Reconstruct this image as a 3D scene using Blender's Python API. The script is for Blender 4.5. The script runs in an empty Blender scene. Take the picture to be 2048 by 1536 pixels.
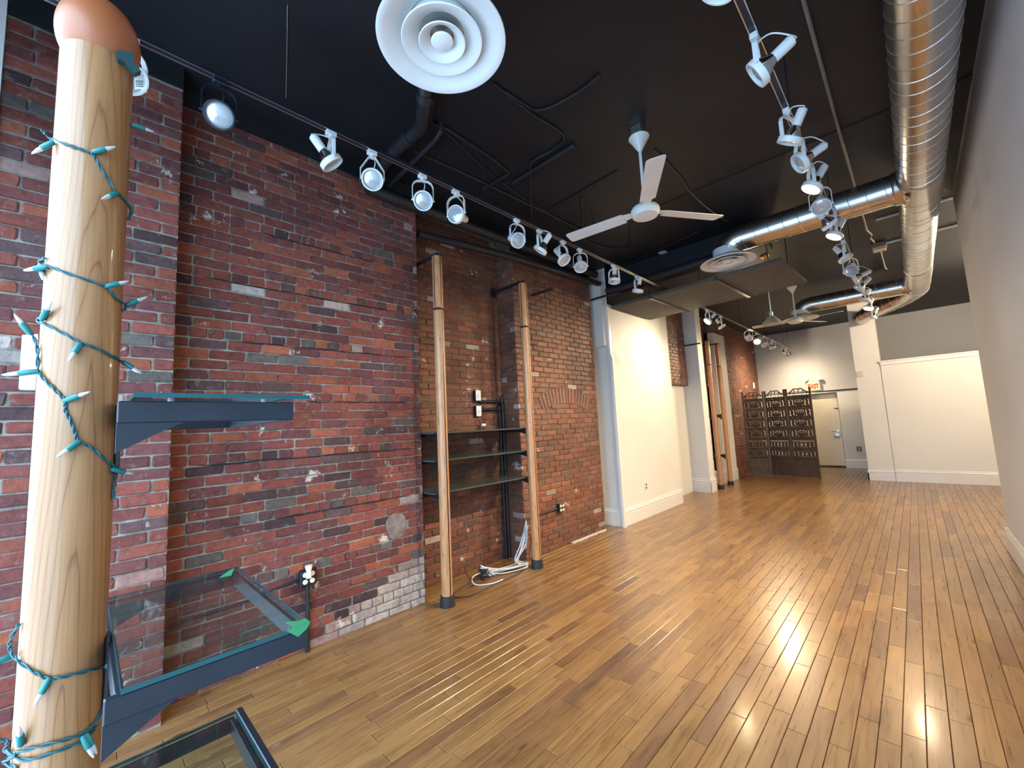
import bpy, math, random
from mathutils import Vector, Matrix, Quaternion
random.seed(7)
PI = math.pi
scene = bpy.context.scene
COL = scene.collection
rnd = random.uniform

# ------------------------------------------------------------------ camera
CAM_H = 1.5
FPX = 826.714                      # focal length in pixels of the 2048x1536 photograph
YAW, PITCH, ROLL = (math.radians(a) for a in (43.976, 5.827, 2.784))
RZ = Matrix.Rotation(YAW, 3, 'Z'); RX = Matrix.Rotation(PITCH, 3, 'X')
BASE = Matrix(((1, 0, 0), (0, 0, 1), (0, -1, 0)))
RCV = RZ @ RX @ BASE @ Matrix.Rotation(ROLL, 3, 'Z')       # camera (x right, y down, z forward) -> world
cam_data = bpy.data.cameras.new('camera'); cam = bpy.data.objects.new('camera', cam_data); COL.objects.link(cam)
rot = Matrix((RCV.col[0], -RCV.col[1], -RCV.col[2])).transposed()
cam.matrix_world = Matrix.Translation((0, 0, CAM_H)) @ rot.to_4x4()
cam_data.sensor_width = 36.0; cam_data.lens = FPX / 2048 * 36.0
cam_data.clip_start = 0.02; cam_data.clip_end = 100
scene.camera = cam

# ------------------------------------------------------------------ light and exposure
scene.view_settings.view_transform = 'Standard'
scene.view_settings.look = 'None'
scene.view_settings.gamma = 1
scene.view_settings.use_curve_mapping = False
scene.view_settings.exposure = 0.15
scene.cycles.use_denoising = True
scene.cycles.max_bounces = 8
scene.cycles.diffuse_bounces = 5
scene.cycles.caustics_reflective = False
scene.cycles.caustics_refractive = False
scene.cycles.sample_clamp_indirect = 6.0
world = bpy.data.worlds.new('daylight'); scene.world = world; world.use_nodes = True
bg = world.node_tree.nodes['Background']
wt = world.node_tree; tc = wt.nodes.new('ShaderNodeTexCoord'); sx = wt.nodes.new('ShaderNodeSeparateXYZ'); rm = wt.nodes.new('ShaderNodeValToRGB')
wt.links.new(tc.outputs['Generated'], sx.inputs[0]); wt.links.new(sx.outputs['Z'], rm.inputs[0]); wt.links.new(rm.outputs[0], bg.inputs['Color'])
rm.color_ramp.elements[0].position = .0; rm.color_ramp.elements[0].color = (.24, .39, .56, 1)      # street below the horizon
rm.color_ramp.elements[1].position = .06; rm.color_ramp.elements[1].color = (.50, .75, 1.0, 1)     # overcast blue sky above
bg.inputs['Strength'].default_value = 10.0
pl = bpy.data.lights.new('window_portal', 'AREA'); pl.shape = 'RECTANGLE'; pl.size = 3.6; pl.size_y = 3.0
pl.cycles.is_portal = True
po = bpy.data.objects.new('window_portal', pl); COL.objects.link(po)
po.location = (-1.2, -0.80, 1.6); po.rotation_euler = (PI / 2, 0, 0)          # storefront opening behind the camera, shining into the room
po.rotation_euler = (-PI / 2, 0, PI)
WARM = (1.0, 0.78, 0.50)

# ------------------------------------------------------------------ pixel helpers (a pixel gives a direction, the touched surface gives the distance)
def ray(px, py): return RCV @ Vector(((px - 1024) / FPX, (py - 768) / FPX, 1.0))
def at_z(px, py, z):
    d = ray(px, py); return Vector((0, 0, CAM_H)) + d * ((z - CAM_H) / d.z)
def at_x(px, py, x):
    d = ray(px, py); return Vector((0, 0, CAM_H)) + d * (x / d.x)
def at_y(px, py, y):
    d = ray(px, py); return Vector((0, 0, CAM_H)) + d * (y / d.y)
def to_px(p):
    v = RCV.transposed() @ (Vector(p) - Vector((0, 0, CAM_H)))
    if v.z < 0.05: return None
    return 1024 + FPX * v.x / v.z, 768 + FPX * v.y / v.z, v.z
def view_dir(r, u, c): return (r, u, c)      # aim given as right / up / towards the viewer
def aim_world(px, py, a):
    f = ray(px, py).normalized(); r = (RCV @ Vector((1, 0, 0))); r = (r - f * r.dot(f)).normalized(); u = r.cross(f)
    return (r * a[0] + u * a[1] - f * a[2]).normalized()

# ------------------------------------------------------------------ materials
def mat(name, color=(.8, .8, .8), rough=.5, metal=0.0, spec=.5, coat=0.0):
    m = bpy.data.materials.new(name); m.use_nodes = True
    b = m.node_tree.nodes['Principled BSDF']
    b.inputs['Base Color'].default_value = (*color, 1); b.inputs['Roughness'].default_value = rough
    b.inputs['Metallic'].default_value = metal; b.inputs['Specular IOR Level'].default_value = spec
    b.inputs['Coat Weight'].default_value = coat
    return m
class NT:
    def __init__(s, m): s.t = m.node_tree; s.b = s.t.nodes['Principled BSDF']
    def n(s, typ, **kw):
        x = s.t.nodes.new(typ)
        for k, v in kw.items():
            if k in x.inputs: x.inputs[k].default_value = v
            else: setattr(x, k, v)
        return x
    def l(s, a, b): s.t.links.new(a, b)
    def pos(s, scale=(1, 1, 1), obj=False):
        g = s.n('ShaderNodeTexCoord').outputs['Object'] if obj else s.n('ShaderNodeNewGeometry').outputs['Position']
        mp = s.n('ShaderNodeMapping'); mp.inputs['Scale'].default_value = scale
        s.l(g, mp.inputs['Vector']); return mp.outputs['Vector']
    def noise(s, vec, scale, detail=4, rough=.55, dist=0.0):
        x = s.n('ShaderNodeTexNoise'); x.inputs['Scale'].default_value = scale; x.inputs['Detail'].default_value = detail
        x.inputs['Roughness'].default_value = rough; x.inputs['Distortion'].default_value = dist
        s.l(vec, x.inputs['Vector']); return x.outputs['Fac']
    def ramp(s, fac, stops):
        r = s.n('ShaderNodeValToRGB'); e = r.color_ramp.elements
        while len(e) < len(stops): e.new(.5)
        for el, (p, c) in zip(e, stops):
            el.position = p; el.color = (*c, 1) if len(c) == 3 else c
        s.l(fac, r.inputs['Fac']); return r.outputs['Color']
    def mix(s, fac, a, b, mode='MIX'):
        x = s.n('ShaderNodeMix', data_type='RGBA', blend_type=mode)
        for v, i in ((fac, 0), (a, 6), (b, 7)):
            if hasattr(v, 'links') or hasattr(v, 'is_output'): s.l(v, x.inputs[i])
            elif i == 0: x.inputs[0].default_value = v
            else: x.inputs[i].default_value = (*v, 1)
        return x.outputs[2]
    def bump(s, h, strength=.3, dist=.01):
        x = s.n('ShaderNodeBump'); x.inputs['Strength'].default_value = strength; x.inputs['Distance'].default_value = dist
        s.l(h, x.inputs['Height']); s.l(x.outputs['Normal'], s.b.inputs['Normal']); return x
    def attr(s, name): return s.n('ShaderNodeAttribute', attribute_name=name).outputs['Color']

def mottled(name, c1, c2, scale=3.0, rough=.6, bump=.05, bscale=60, spec=.4, metal=0.0):
    m = mat(name, c1, rough, metal, spec); t = NT(m)
    v = t.pos(); f = t.noise(v, scale, 5)
    cc = t.ramp(f, [(.35, c1), (.68, c2)])
    if name.startswith('mortar'): cc = t.mix(1.0, cc, t.ramp(t.noise(v, 1.7, 4, .6), [(.3, (.55, .53, .52)), (.6, (1, 1, 1))]), 'MULTIPLY')
    t.l(cc, t.b.inputs['Base Color'])
    if bump: t.bump(t.noise(v, bscale, 3), bump, .004)
    return m

def brick_mat(name, rough, spec, white):
    m = mat(name, rough=rough, spec=spec); t = NT(m); v = t.pos()
    base = t.attr('col')
    f = t.noise(v, 28, 6, .65)
    c = t.mix(.6, base, t.ramp(f, [(.3, (.5, .47, .45)), (.5, (1, 1, 1)), (.72, (1.35, 1.28, 1.2))]), 'MULTIPLY')
    soot_and_shade = t.noise(v, 1.7, 4, .6)
    c = t.mix(1.0, c, t.ramp(soot_and_shade, [(.3, (.62, .60, .60)), (.55, (1, 1, 1))]), 'MULTIPLY')
    mm = t.ramp(t.noise(v, 22, 6, .75), [(.57, (0, 0, 0)), (.66, (.7, .7, .7))])
    c = t.mix(mm, c, (.17, .145, .125))
    w = t.noise(v, 5.5, 8, .68)
    wm = t.ramp(w, [(white, (0, 0, 0)), (white + .05, (.85, .85, .85))])
    c = t.mix(wm, c, (.62, .56, .50))
    t.l(c, t.b.inputs['Base Color'])
    t.bump(t.noise(v, 70, 6, .75), .9, .008)
    return m
M = {}
M['brick'] = brick_mat('brick_worn_red', .85, .25, .63)
M['brick_sealed'] = brick_mat('brick_sealed_brown', .42, .5, .63)
M['mortar'] = mottled('mortar_grey', (.18, .16, .14), (.33, .30, .26), 14, .95, .9, 90, .1)
M['mortar_dark'] = mottled('mortar_brown', (.13, .085, .06), (.22, .15, .11), 14, .9, .8, 90, .2)
M['soot'] = mat('soot_black_joint', (.012, .011, .011), .95)  # near-black colour painted in as the shade of deep brick joints
M['stone'] = mottled('patch_stone', (.16, .12, .11), (.27, .21, .20), 18, .9, .8, 60, .2)
M['ceiling'] = mottled('ceiling_black_paint', (.0065, .0075, .0105), (.014, .015, .019), 1.2, .55, .15, 25, .35)
M['black_pipe'] = mottled('black_painted_pipe', (.012, .013, .016), (.022, .023, .028), 6, .45, .1, 40, .4)
M['black_metal'] = mottled('black_steel', (.007, .010, .018), (.012, .016, .027), 8, .38, .04, 120, .5)
M['rubber'] = mat('black_rubber', (.015, .016, .02), .6)
M['white_paint'] = mottled('wall_white_paint', (.70, .69, .66), (.75, .74, .71), 1.0, .6, .04, 40, .35)
M['grey_paint'] = mottled('wall_pale_grey_paint', (.62, .63, .64), (.67, .68, .69), .9, .75, .04, 50, .25)
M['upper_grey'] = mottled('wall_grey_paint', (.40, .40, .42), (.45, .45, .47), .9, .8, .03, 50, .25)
M['trim_paint'] = mottled('trim_white_gloss', (.72, .71, .69), (.77, .76, .74), 2.0, .35, .02, 60, .5)
M['cream_door'] = mottled('door_cream_paint', (.66, .62, .52), (.72, .68, .57), 1.5, .4, .03, 30, .5)
M['panel_dark'] = mottled('panel_charcoal', (.085, .080, .074), (.105, .098, .09), 20, .9, .3, 300, .15)
M['white_metal'] = mottled('lamp_white_enamel', (.74, .75, .74), (.79, .80, .79), 5, .32, 0, 40, .5)
M['fan_white'] = mottled('fan_white_enamel', (.66, .65, .63), (.72, .71, .69), 7, .4, 0, 40, .5)
M['lens'] = mat('lamp_glass_unlit', (.55, .60, .64), .12, .35, .6, .5)
M['reflector'] = mat('lamp_silver_reflector', (.62, .62, .62), .14, 1.0)
M['bulb_box'] = mat('white_plastic', (.72, .74, .74), .4)
M['cream_plastic'] = mat('cream_plastic', (.62, .55, .40), .45)
M['galv'] = mottled('galvanized_steel', (.56, .55, .53), (.70, .69, .66), 3.0, .27, .02, 30, .5, 1.0)
M['galv_seam'] = mat('galvanized_seam', (.70, .69, .66), .35, 1.0)
M['conduit'] = mottled('conduit_dusty_grey', (.16, .14, .12), (.24, .22, .19), 8, .7, 0, 50, .3)
M['green_plastic'] = mat('green_plastic', (.010, .16, .16), .38)
M['green_wire'] = mat('dark_green_wire', (.012, .085, .105), .45)
M['plug'] = mat('plug_dark_green', (.008, .035, .038), .45)
M['tape'] = mat('green_tape', (.035, .24, .10), .6)
M['paper'] = mat('white_paper', (.72, .72, .72), .8)
M['plaster'] = mottled('crumbled_plaster', (.50, .46, .40), (.66, .63, .57), 30, .95, .8, 60, .2)
M['ink'] = mat('printed_ink', (.05, .05, .06), .8)
M['copper_ball'] = mottled('copper_brown_lacquer', (.30, .080, .026), (.36, .105, .036), 4, .36, .10, 500, .5)
M['shelf_top'] = mottled('dark_shelf_board', (.05, .06, .055), (.075, .085, .08), 5, .18, 0, 40, .5)
M['screen_wood'] = mottled('screen_dark_wood', (.060, .038, .029), (.10, .066, .050), 9, .55, .3, 60, .4)
M['red'] = mat('red_plastic', (.55, .06, .04), .4)
M['brass'] = mat('brass', (.75, .48, .16), .25, 1.0)
M['shade'] = mottled('pendant_shade_cream', (.46, .40, .29), (.52, .46, .34), 4, .4, 0, 40, .5)
M['white_cable'] = mat('white_cable_sheath', (.62, .63, .66), .45)
M['black_cable'] = mat('black_cable_sheath', (.012, .012, .013), .5)
M['threshold'] = mottled('aged_floor_edge', (.05, .03, .018), (.09, .06, .04), 9, .8, .2, 30, .3)

def emit_mat(name, color, strength):
    m = mat(name, color, .3); b = m.node_tree.nodes['Principled BSDF']
    b.inputs['Emission Color'].default_value = (*color, 1); b.inputs['Emission Strength'].default_value = strength
    return m
M['lit'] = emit_mat('lamp_glass_lit', (1.0, .80, .50), 450)
M['lit_globe'] = emit_mat('lamp_globe_lit', (1.0, .84, .58), 8)  # glow of the lamp added in the alcove
M['lit_red'] = mat('exit_letter_red', (.62, .07, .03), .5)
M['exit_face'] = mat('exit_sign_face', (.78, .72, .52), .5)

def glass_mat(name, tint, rough=0.0):
    m = mat(name, tint, rough); b = m.node_tree.nodes['Principled BSDF']
    b.inputs['Transmission Weight'].default_value = 1.0; b.inputs['IOR'].default_value = 1.5
    return m
M['bulb_glass'] = glass_mat('clear_bulb_glass', (.85, .91, .97), .05); M['bulb_glass'].node_tree.nodes['Principled BSDF'].inputs['Transmission Weight'].default_value = .55
# shelf glass: transparent to shadows, with a real fresnel reflection
def sheet_glass(name, tint):
    m = bpy.data.materials.new(name); m.use_nodes = True; nt = m.node_tree; nt.nodes.clear()
    o = nt.nodes.new('ShaderNodeOutputMaterial'); mx = nt.nodes.new('ShaderNodeMixShader')
    tr = nt.nodes.new('ShaderNodeBsdfTransparent'); gl = nt.nodes.new('ShaderNodeBsdfGlossy'); lw = nt.nodes.new('ShaderNodeLayerWeight')
    lw.inputs['Blend'].default_value = .5; pw = nt.nodes.new('ShaderNodeMath'); pw.operation = 'POWER'; pw.inputs[1].default_value = 5
    fr = nt.nodes.new('ShaderNodeMath'); fr.operation = 'MULTIPLY_ADD'; fr.inputs[1].default_value = .9; fr.inputs[2].default_value = .05
    nt.links.new(lw.outputs['Facing'], pw.inputs[0]); nt.links.new(pw.outputs[0], fr.inputs[0])
    tr.inputs['Color'].default_value = (*tint, 1); gl.inputs['Roughness'].default_value = .03; gl.inputs['Color'].default_value = (1, 1, 1, 1)
    nt.links.new(fr.outputs[0], mx.inputs[0]); nt.links.new(tr.outputs[0], mx.inputs[1]); nt.links.new(gl.outputs[0], mx.inputs[2])
    nt.links.new(mx.outputs[0], o.inputs[0]); return m
M['sheet_glass'] = sheet_glass('shelf_sheet_glass', (.80, .90, .89))
M['glass_edge'] = mat('glass_green_edge', (.005, .065, .075), .15, 0, .5)

def veneer_mat(name, c_dark, c_mid, c_light, cy, wid, freq):
    m = mat(name, c_mid, .34, 0, .5, .2); t = NT(m)
    g = t.n('ShaderNodeNewGeometry').outputs['Position']
    sp = t.n('ShaderNodeSeparateXYZ'); t.l(g, sp.inputs[0])
    def M2(op, a, b=None, c=None):
        x = t.n('ShaderNodeMath', operation=op)
        for i, v in enumerate((a, b, c)):
            if v is None: continue
            if hasattr(v, 'is_output'): t.l(v, x.inputs[i])
            else: x.inputs[i].default_value = v
        return x.outputs[0]
    mp = t.n('ShaderNodeMapping'); mp.inputs['Scale'].default_value = (14, 14, 1.1); t.l(g, mp.inputs['Vector'])
    nz = t.noise(mp.outputs['Vector'], 1.0, 3, .5)
    dy = M2('DIVIDE', M2('SUBTRACT', sp.outputs['Y'], cy), wid)
    ph = M2('ADD', M2('MULTIPLY', M2('POWER', M2('ABSOLUTE', dy), 1.7), 5.0), M2('ADD', M2('MULTIPLY', sp.outputs['Z'], freq), M2('MULTIPLY', nz, 5.5)))   # parabolic bands: cathedral figure
    fr = M2('FRACT', ph)
    mp2 = t.n('ShaderNodeMapping'); mp2.inputs['Scale'].default_value = (330, 330, 7); t.l(g, mp2.inputs['Vector'])
    fine = t.noise(mp2.outputs['Vector'], 1.0, 3)
    c = t.ramp(fr, [(.0, c_mid), (.5, c_light), (.86, c_mid), (.95, c_dark), (1.0, c_mid)])
    c = t.mix(.6, c, t.ramp(fine, [(.35, (.80, .76, .72)), (.6, (1.04, 1.03, 1.02))]), 'MULTIPLY')
    t.l(c, t.b.inputs['Base Color']); return m
M['column_wood'] = veneer_mat('column_ash_veneer', (.21, .082, .028), (.325, .148, .056), (.352, .168, .066), -.004, .05, 4.5)
M['pole_wood'] = veneer_mat('pole_oak_veneer', (.36, .15, .055), (.50, .24, .105), (.54, .27, .12), 2.6, 1.0, 3.0)

def floor_mat():
    m = mat('floor_oak_planks', rough=.3, spec=.5, coat=.25); t = NT(m); t.b.inputs['Coat Roughness'].default_value = .14
    g = t.n('ShaderNodeNewGeometry').outputs['Position']
    r = t.attr('rnd')
    off = t.n('ShaderNodeVectorMath', operation='MULTIPLY_ADD'); t.l(r, off.inputs[0]); off.inputs[1].default_value = (37, 53, 11); t.l(g, off.inputs[2])
    mp = t.n('ShaderNodeMapping'); mp.inputs['Scale'].default_value = (60, 3.2, 1); t.l(off.outputs[0], mp.inputs['Vector'])
    grain = t.noise(mp.outputs['Vector'], 1.0, 5, .6, .8)
    mp2 = t.n('ShaderNodeMapping'); mp2.inputs['Scale'].default_value = (14, 1.6, 1); t.l(off.outputs[0], mp2.inputs['Vector'])
    broad = t.noise(mp2.outputs['Vector'], 1.0, 3, .5, 1.5)
    c = t.mix(.75, t.attr('col'), t.ramp(grain, [(.32, (.62, .55, .50)), (.5, (1, 1, 1)), (.7, (1.12, 1.12, 1.1))]), 'MULTIPLY')
    c = t.mix(.7, c, t.ramp(broad, [(.28, (.70, .63, .60)), (.5, (1, 1, 1)), (.75, (1.14, 1.14, 1.10))]), 'MULTIPLY')
    # knots and dark stains
    mk = t.n('ShaderNodeMapping'); mk.inputs['Scale'].default_value = (9, 3.6, 1); t.l(off.outputs[0], mk.inputs['Vector'])
    vo = t.n('ShaderNodeTexVoronoi'); vo.inputs['Scale'].default_value = 1.0; t.l(mk.outputs['Vector'], vo.inputs['Vector'])
    kn = t.ramp(vo.outputs['Distance'], [(.05, (.22, .17, .16)), (.17, (1, 1, 1))])
    sc3 = t.n('ShaderNodeSeparateColor'); t.l(vo.outputs['Color'], sc3.inputs[0])
    gate = t.ramp(sc3.outputs[0], [(.70, (0, 0, 0)), (.74, (.9, .9, .9))])
    c = t.mix(gate, c, t.mix(1.0, c, kn, 'MULTIPLY'))
    st = t.noise(t.pos((2.6, 1.3, 1)), 2.0, 6, .68)
    c = t.mix(.8, c, t.ramp(st, [(.30, (.66, .63, .63)), (.50, (1, 1, 1))]), 'MULTIPLY')
    # pale scuffs
    sc_ = t.noise(t.pos((2.2, 1.3, 1)), 2.6, 7, .72)
    wm = t.ramp(sc_, [(.665, (0, 0, 0)), (.73, (.5, .5, .5))])
    c = t.mix(wm, c, (.50, .42, .38))
    t.l(c, t.b.inputs['Base Color'])
    rr = t.n('ShaderNodeMapRange'); t.l(grain, rr.inputs['Value']); rr.inputs['To Min'].default_value = .20; rr.inputs['To Max'].default_value = .40
    t.l(rr.outputs[0], t.b.inputs['Roughness'])
    hb = t.n('ShaderNodeMath', operation='ADD'); t.l(grain, hb.inputs[0]); t.l(t.noise(t.pos(), 7, 2), hb.inputs[1])
    t.bump(hb.outputs[0], .12, .004)
    return m
M['floor'] = floor_mat()
M['subfloor'] = mat('floor_gap_dark', (.035, .02, .012), .9)

# ------------------------------------------------------------------ mesh builder
def catmull(pts, n=6):
    pts = [Vector(p) for p in pts]
    if len(pts) < 3: return pts
    out = []
    for i in range(len(pts) - 1):
        p0 = pts[max(i - 1, 0)]; p1 = pts[i]; p2 = pts[i + 1]; p3 = pts[min(i + 2, len(pts) - 1)]
        for k in range(n):
            t = k / n
            out.append(.5 * ((2 * p1) + (p2 - p0) * t + (2 * p0 - 5 * p1 + 4 * p2 - p3) * t * t + (3 * p1 - p0 - 3 * p2 + p3) * t ** 3))
    out.append(pts[-1]); return out
class MB:
    def __init__(s): s.v = []; s.f = []
    def add(s, vs, fs):
        o = len(s.v); s.v += [Vector(v) for v in vs]; s.f += [tuple(i + o for i in f) for f in fs]; return s
    def box(s, x0, x1, y0, y1, z0, z1):
        vs = [(x, y, z) for z in (z0, z1) for y in (y0, y1) for x in (x0, x1)]
        return s.add(vs, [(0, 2, 3, 1), (4, 5, 7, 6), (0, 1, 5, 4), (2, 6, 7, 3), (0, 4, 6, 2), (1, 3, 7, 5)])
    def bbox(s, x0, x1, y0, y1, z0, z1, b=.004):            # box with chamfered edges
        def ring(i, z): return [(x0 + i + b, y0 + i, z), (x1 - i - b, y0 + i, z), (x1 - i, y0 + i + b, z), (x1 - i, y1 - i - b, z), (x1 - i - b, y1 - i, z), (x0 + i + b, y1 - i, z), (x0 + i, y1 - i - b, z), (x0 + i, y0 + i + b, z)]
        vs = ring(b, z0) + ring(0, z0 + b) + ring(0, z1 - b) + ring(b, z1)
        fs = [tuple(range(7, -1, -1)), tuple(range(24, 32))]
        for r in range(3):
            for k in range(8): fs.append((r * 8 + k, r * 8 + (k + 1) % 8, r * 8 + 8 + (k + 1) % 8, r * 8 + 8 + k))
        return s.add(vs, fs)
    def tube(s, pts, r, n=8, cap=True, closed=False):
        pts = [Vector(p) for p in pts]; m = len(pts); rs = r if isinstance(r, (list, tuple)) else [r] * m
        vs = []; up = None
        for i, p in enumerate(pts):
            if closed: t = pts[(i + 1) % m] - pts[i - 1]
            else: t = pts[min(i + 1, m - 1)] - pts[max(i - 1, 0)]
            if t.length < 1e-9: t = Vector((0, 0, 1))
            t.normalize()
            if up is None: up = Vector((0, 0, 1)) if abs(t.z) < .9 else Vector((1, 0, 0))
            a = t.cross(up)
            if a.length < 1e-6: a = t.orthogonal()
            a.normalize(); b = a.cross(t).normalized(); up = b
            for k in range(n):
                q = 2 * PI * k / n; vs.append(p + (a * math.cos(q) + b * math.sin(q)) * rs[i])
        fs = []
        for i in range(m if closed else m - 1):
            j = (i + 1) % m
            for k in range(n): fs.append((i * n + k, i * n + (k + 1) % n, j * n + (k + 1) % n, j * n + k))
        if cap and not closed: fs.append(tuple(range(n - 1, -1, -1))); fs.append(tuple(range((m - 1) * n, m * n)))
        return s.add(vs, fs)
    def lathe(s, prof, c=(0, 0, 0), n=32, caps=True):        # profile of (r, z)
        c = Vector(c); vs = []; fs = []
        for r, z in prof:
            for k in range(n):
                q = 2 * PI * k / n; vs.append(c + Vector((r * math.cos(q), r * math.sin(q), z)))
        m = len(prof)
        for i in range(m - 1):
            for k in range(n): fs.append((i * n + k, i * n + (k + 1) % n, (i + 1) * n + (k + 1) % n, (i + 1) * n + k))
        if caps:
            if prof[0][0] > 1e-4: fs.append(tuple(range(n - 1, -1, -1)))
            if prof[-1][0] > 1e-4: fs.append(tuple(range((m - 1) * n, m * n)))
        return s.add(vs, fs)
    def prism(s, poly, d):                                  # polygon (3D points) extruded by vector d
        poly = [Vector(p) for p in poly]; d = Vector(d); n = len(poly)
        vs = poly + [p + d for p in poly]
        return s.add(vs, [tuple(range(n - 1, -1, -1)), tuple(range(n, 2 * n))] + [(k, (k + 1) % n, n + (k + 1) % n, n + k) for k in range(n)])
    def xf(s, m):
        s.v = [m @ v for v in s.v]; return s
    def mesh(s, name, m, smooth=False, off=None):
        me = bpy.data.meshes.new(name)
        vs = s.v if off is None else [v - off for v in s.v]
        me.from_pydata([tuple(v) for v in vs], [], s.f); me.materials.append(m)
        if smooth:
            me.polygons.foreach_set('use_smooth', [True] * len(me.polygons))
            try: me.set_sharp_from_angle(angle=math.radians(38))
            except Exception: pass
        me.update(); return me
    def build(s, name, m, parent=None, smooth=False):        # world-space vertices; a child is stored relative to its parent
        off = WORLD.get(parent, Vector((0, 0, 0))) if parent is not None else None
        if parent is None:
            lo = Vector((min(v.x for v in s.v), min(v.y for v in s.v), min(v.z for v in s.v)))
            hi = Vector((max(v.x for v in s.v), max(v.y for v in s.v), max(v.z for v in s.v)))
            off = Vector(((lo.x + hi.x) / 2, (lo.y + hi.y) / 2, lo.z))
        o = bpy.data.objects.new(name, s.mesh(name, m, smooth, off)); COL.objects.link(o)
        if parent is None: o.location = off; WORLD[o] = off
        else: o.parent = parent; WORLD[o] = WORLD.get(parent, Vector((0, 0, 0)))
        return o
WORLD = {}
def tag(o, label=None, cat=None, group=None, kind=None):
    if label: o['label'] = label
    if cat: o['category'] = cat
    if group: o['group'] = group
    if kind: o['kind'] = kind
    return o
def thing(name, loc, label, cat, group=None, kind=None):
    o = bpy.data.objects.new(name, None); COL.objects.link(o); o.empty_display_size = .05
    o.location = loc; WORLD[o] = Vector(loc); return tag(o, label, cat, group, kind)
def struct(o, label=None, cat=None): return tag(o, label, cat, kind='structure')
def put(name, me, parent, loc=(0, 0, 0), q=None, label=None):      # shared mesh placed as a child
    o = bpy.data.objects.new(name, me); COL.objects.link(o); o.parent = parent; o.location = loc
    if q is not None: o.rotation_mode = 'QUATERNION'; o.rotation_quaternion = q
    if label: o['label'] = label
    return o

CEIL = 3.83
# ================================================================== SETTING
# ---- floor: sub floor with planks
XL, XR, YN, YF = -3.72, 0.545, -0.82, 14.1
YW = -.355                                  # near end of the brick, at the window reveal
floor = struct(MB().box(XL, 2.4, YN, YF, -.08, -.021).build('floor', M['subfloor']), 'worn honey-brown wooden strip floor running the length of the room', 'floor')
PW = .08
planks = []
palette = [(.250, .132, .050), (.266, .143, .053), (.232, .121, .047), (.198, .100, .044), (.285, .155, .058), (.240, .127, .051), (.168, .087, .046)]
wts = [5, 4, 4, 2.4, 2.2, 4, .9]
nrow = int((2.4 - XL) / PW)
for i in range(nrow):
    x0 = XL + i * PW
    y = YN - rnd(0, .6)
    while y < YF:
        L = rnd(.32, .95); y1 = min(y + L, YF); ya = max(y, YN)
        inroom = (x0 < XR and y1 > YN) or (x0 >= XR - PW and y1 > 6.7)
        if inroom and y1 - ya > .03:
            if x0 >= XR and ya < 6.6: ya = 6.6
            c = random.choices(palette, wts)[0]; k = rnd(.9, 1.1)
            if ya > 11.75: c = (.22, .13, .06)
            planks.append((x0, ya, y1, tuple(min(1, q * k) for q in c), (rnd(0, 1), rnd(0, 1), rnd(0, 1))))
        y += L
def plank_geo(x0, ya, y1, ox=0, oy=0):
    b = .0020; g = .0011; a0, a1, c0, c1 = x0 + g - ox, x0 + PW - g - ox, ya + g - oy, y1 - g - oy
    z0, z1, z2 = -.021, -b * .9, 0.0
    vs = [(a0, c0, z0), (a1, c0, z0), (a1, c1, z0), (a0, c1, z0), (a0, c0, z1), (a1, c0, z1), (a1, c1, z1), (a0, c1, z1),
          (a0 + b, c0 + b, z2), (a1 - b, c0 + b, z2), (a1 - b, c1 - b, z2), (a0 + b, c1 - b, z2)]
    fs = [(8, 9, 10, 11)]
    for r in (0, 4):
        for k in range(4): fs.append((r + k, r + (k + 1) % 4, r + 4 + (k + 1) % 4, r + 4 + k))
    return vs, fs
def set_attr(me, name, vals):
    a = me.attributes.new(name, 'FLOAT_COLOR', 'POINT'); a.data.foreach_set('color', [x for v in vals for x in (*v, 1.0)])
def pix_size(c, l, w):
    p = to_px(c)
    if p is None or not (-15 < p[0] < 2063 and -15 < p[1] < 1551): return 0
    return FPX * FPX * l * w / p[2] ** 2
for p in planks: pass
def plank_score(p):
    c = (p[0] + PW / 2, (p[1] + p[2]) / 2, 0); q = to_px(c)
    if q is None or not (-40 < q[0] < 2088 and -40 < q[1] < 1620): return 0
    v = (Vector(c) - Vector((0, 0, CAM_H))); return (p[2] - p[1]) * (CAM_H / v.length) / v.length ** 2
planks.sort(key=plank_score, reverse=True)
fz = WORLD[floor]
for p in planks[:300]:
    cx, cy = p[0] + PW / 2, (p[1] + p[2]) / 2
    vs, fs = plank_geo(p[0], p[1], p[2], cx, cy)
    me = bpy.data.meshes.new('floor_plank'); me.from_pydata(vs, [], fs); me.materials.append(M['floor'])
    set_attr(me, 'col', [p[3]] * len(vs)); set_attr(me, 'rnd', [p[4]] * len(vs))
    put('floor_plank', me, floor, Vector((cx, cy, 0)) - fz)
V_, F_, C_, R_ = [], [], [], []
for p in planks[300:]:
    vs, fs = plank_geo(p[0], p[1], p[2]); o = len(V_); V_ += vs; F_ += [tuple(i + o for i in f) for f in fs]
    C_ += [p[3]] * len(vs); R_ += [p[4]] * len(vs)
me = bpy.data.meshes.new('floor_planks_beyond'); me.from_pydata([tuple(Vector(v) - fz) for v in V_], [], F_); me.materials.append(M['floor'])
set_attr(me, 'col', C_); set_attr(me, 'rnd', R_)
o = put('floor_planks_beyond', me, floor); o['kind'] = 'stuff'

# ---- ceiling
ceil_o = struct(MB().box(XL, 2.4, YN, YF + .2, CEIL, CEIL + .1).build('ceiling', M['ceiling']), 'matte black painted ceiling', 'ceiling')
MB().box(-3.3, 2.4, 4.3, 4.42, CEIL - .008, CEIL + .01).build('ceiling_seam_batten', M['ceiling'], ceil_o)

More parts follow.
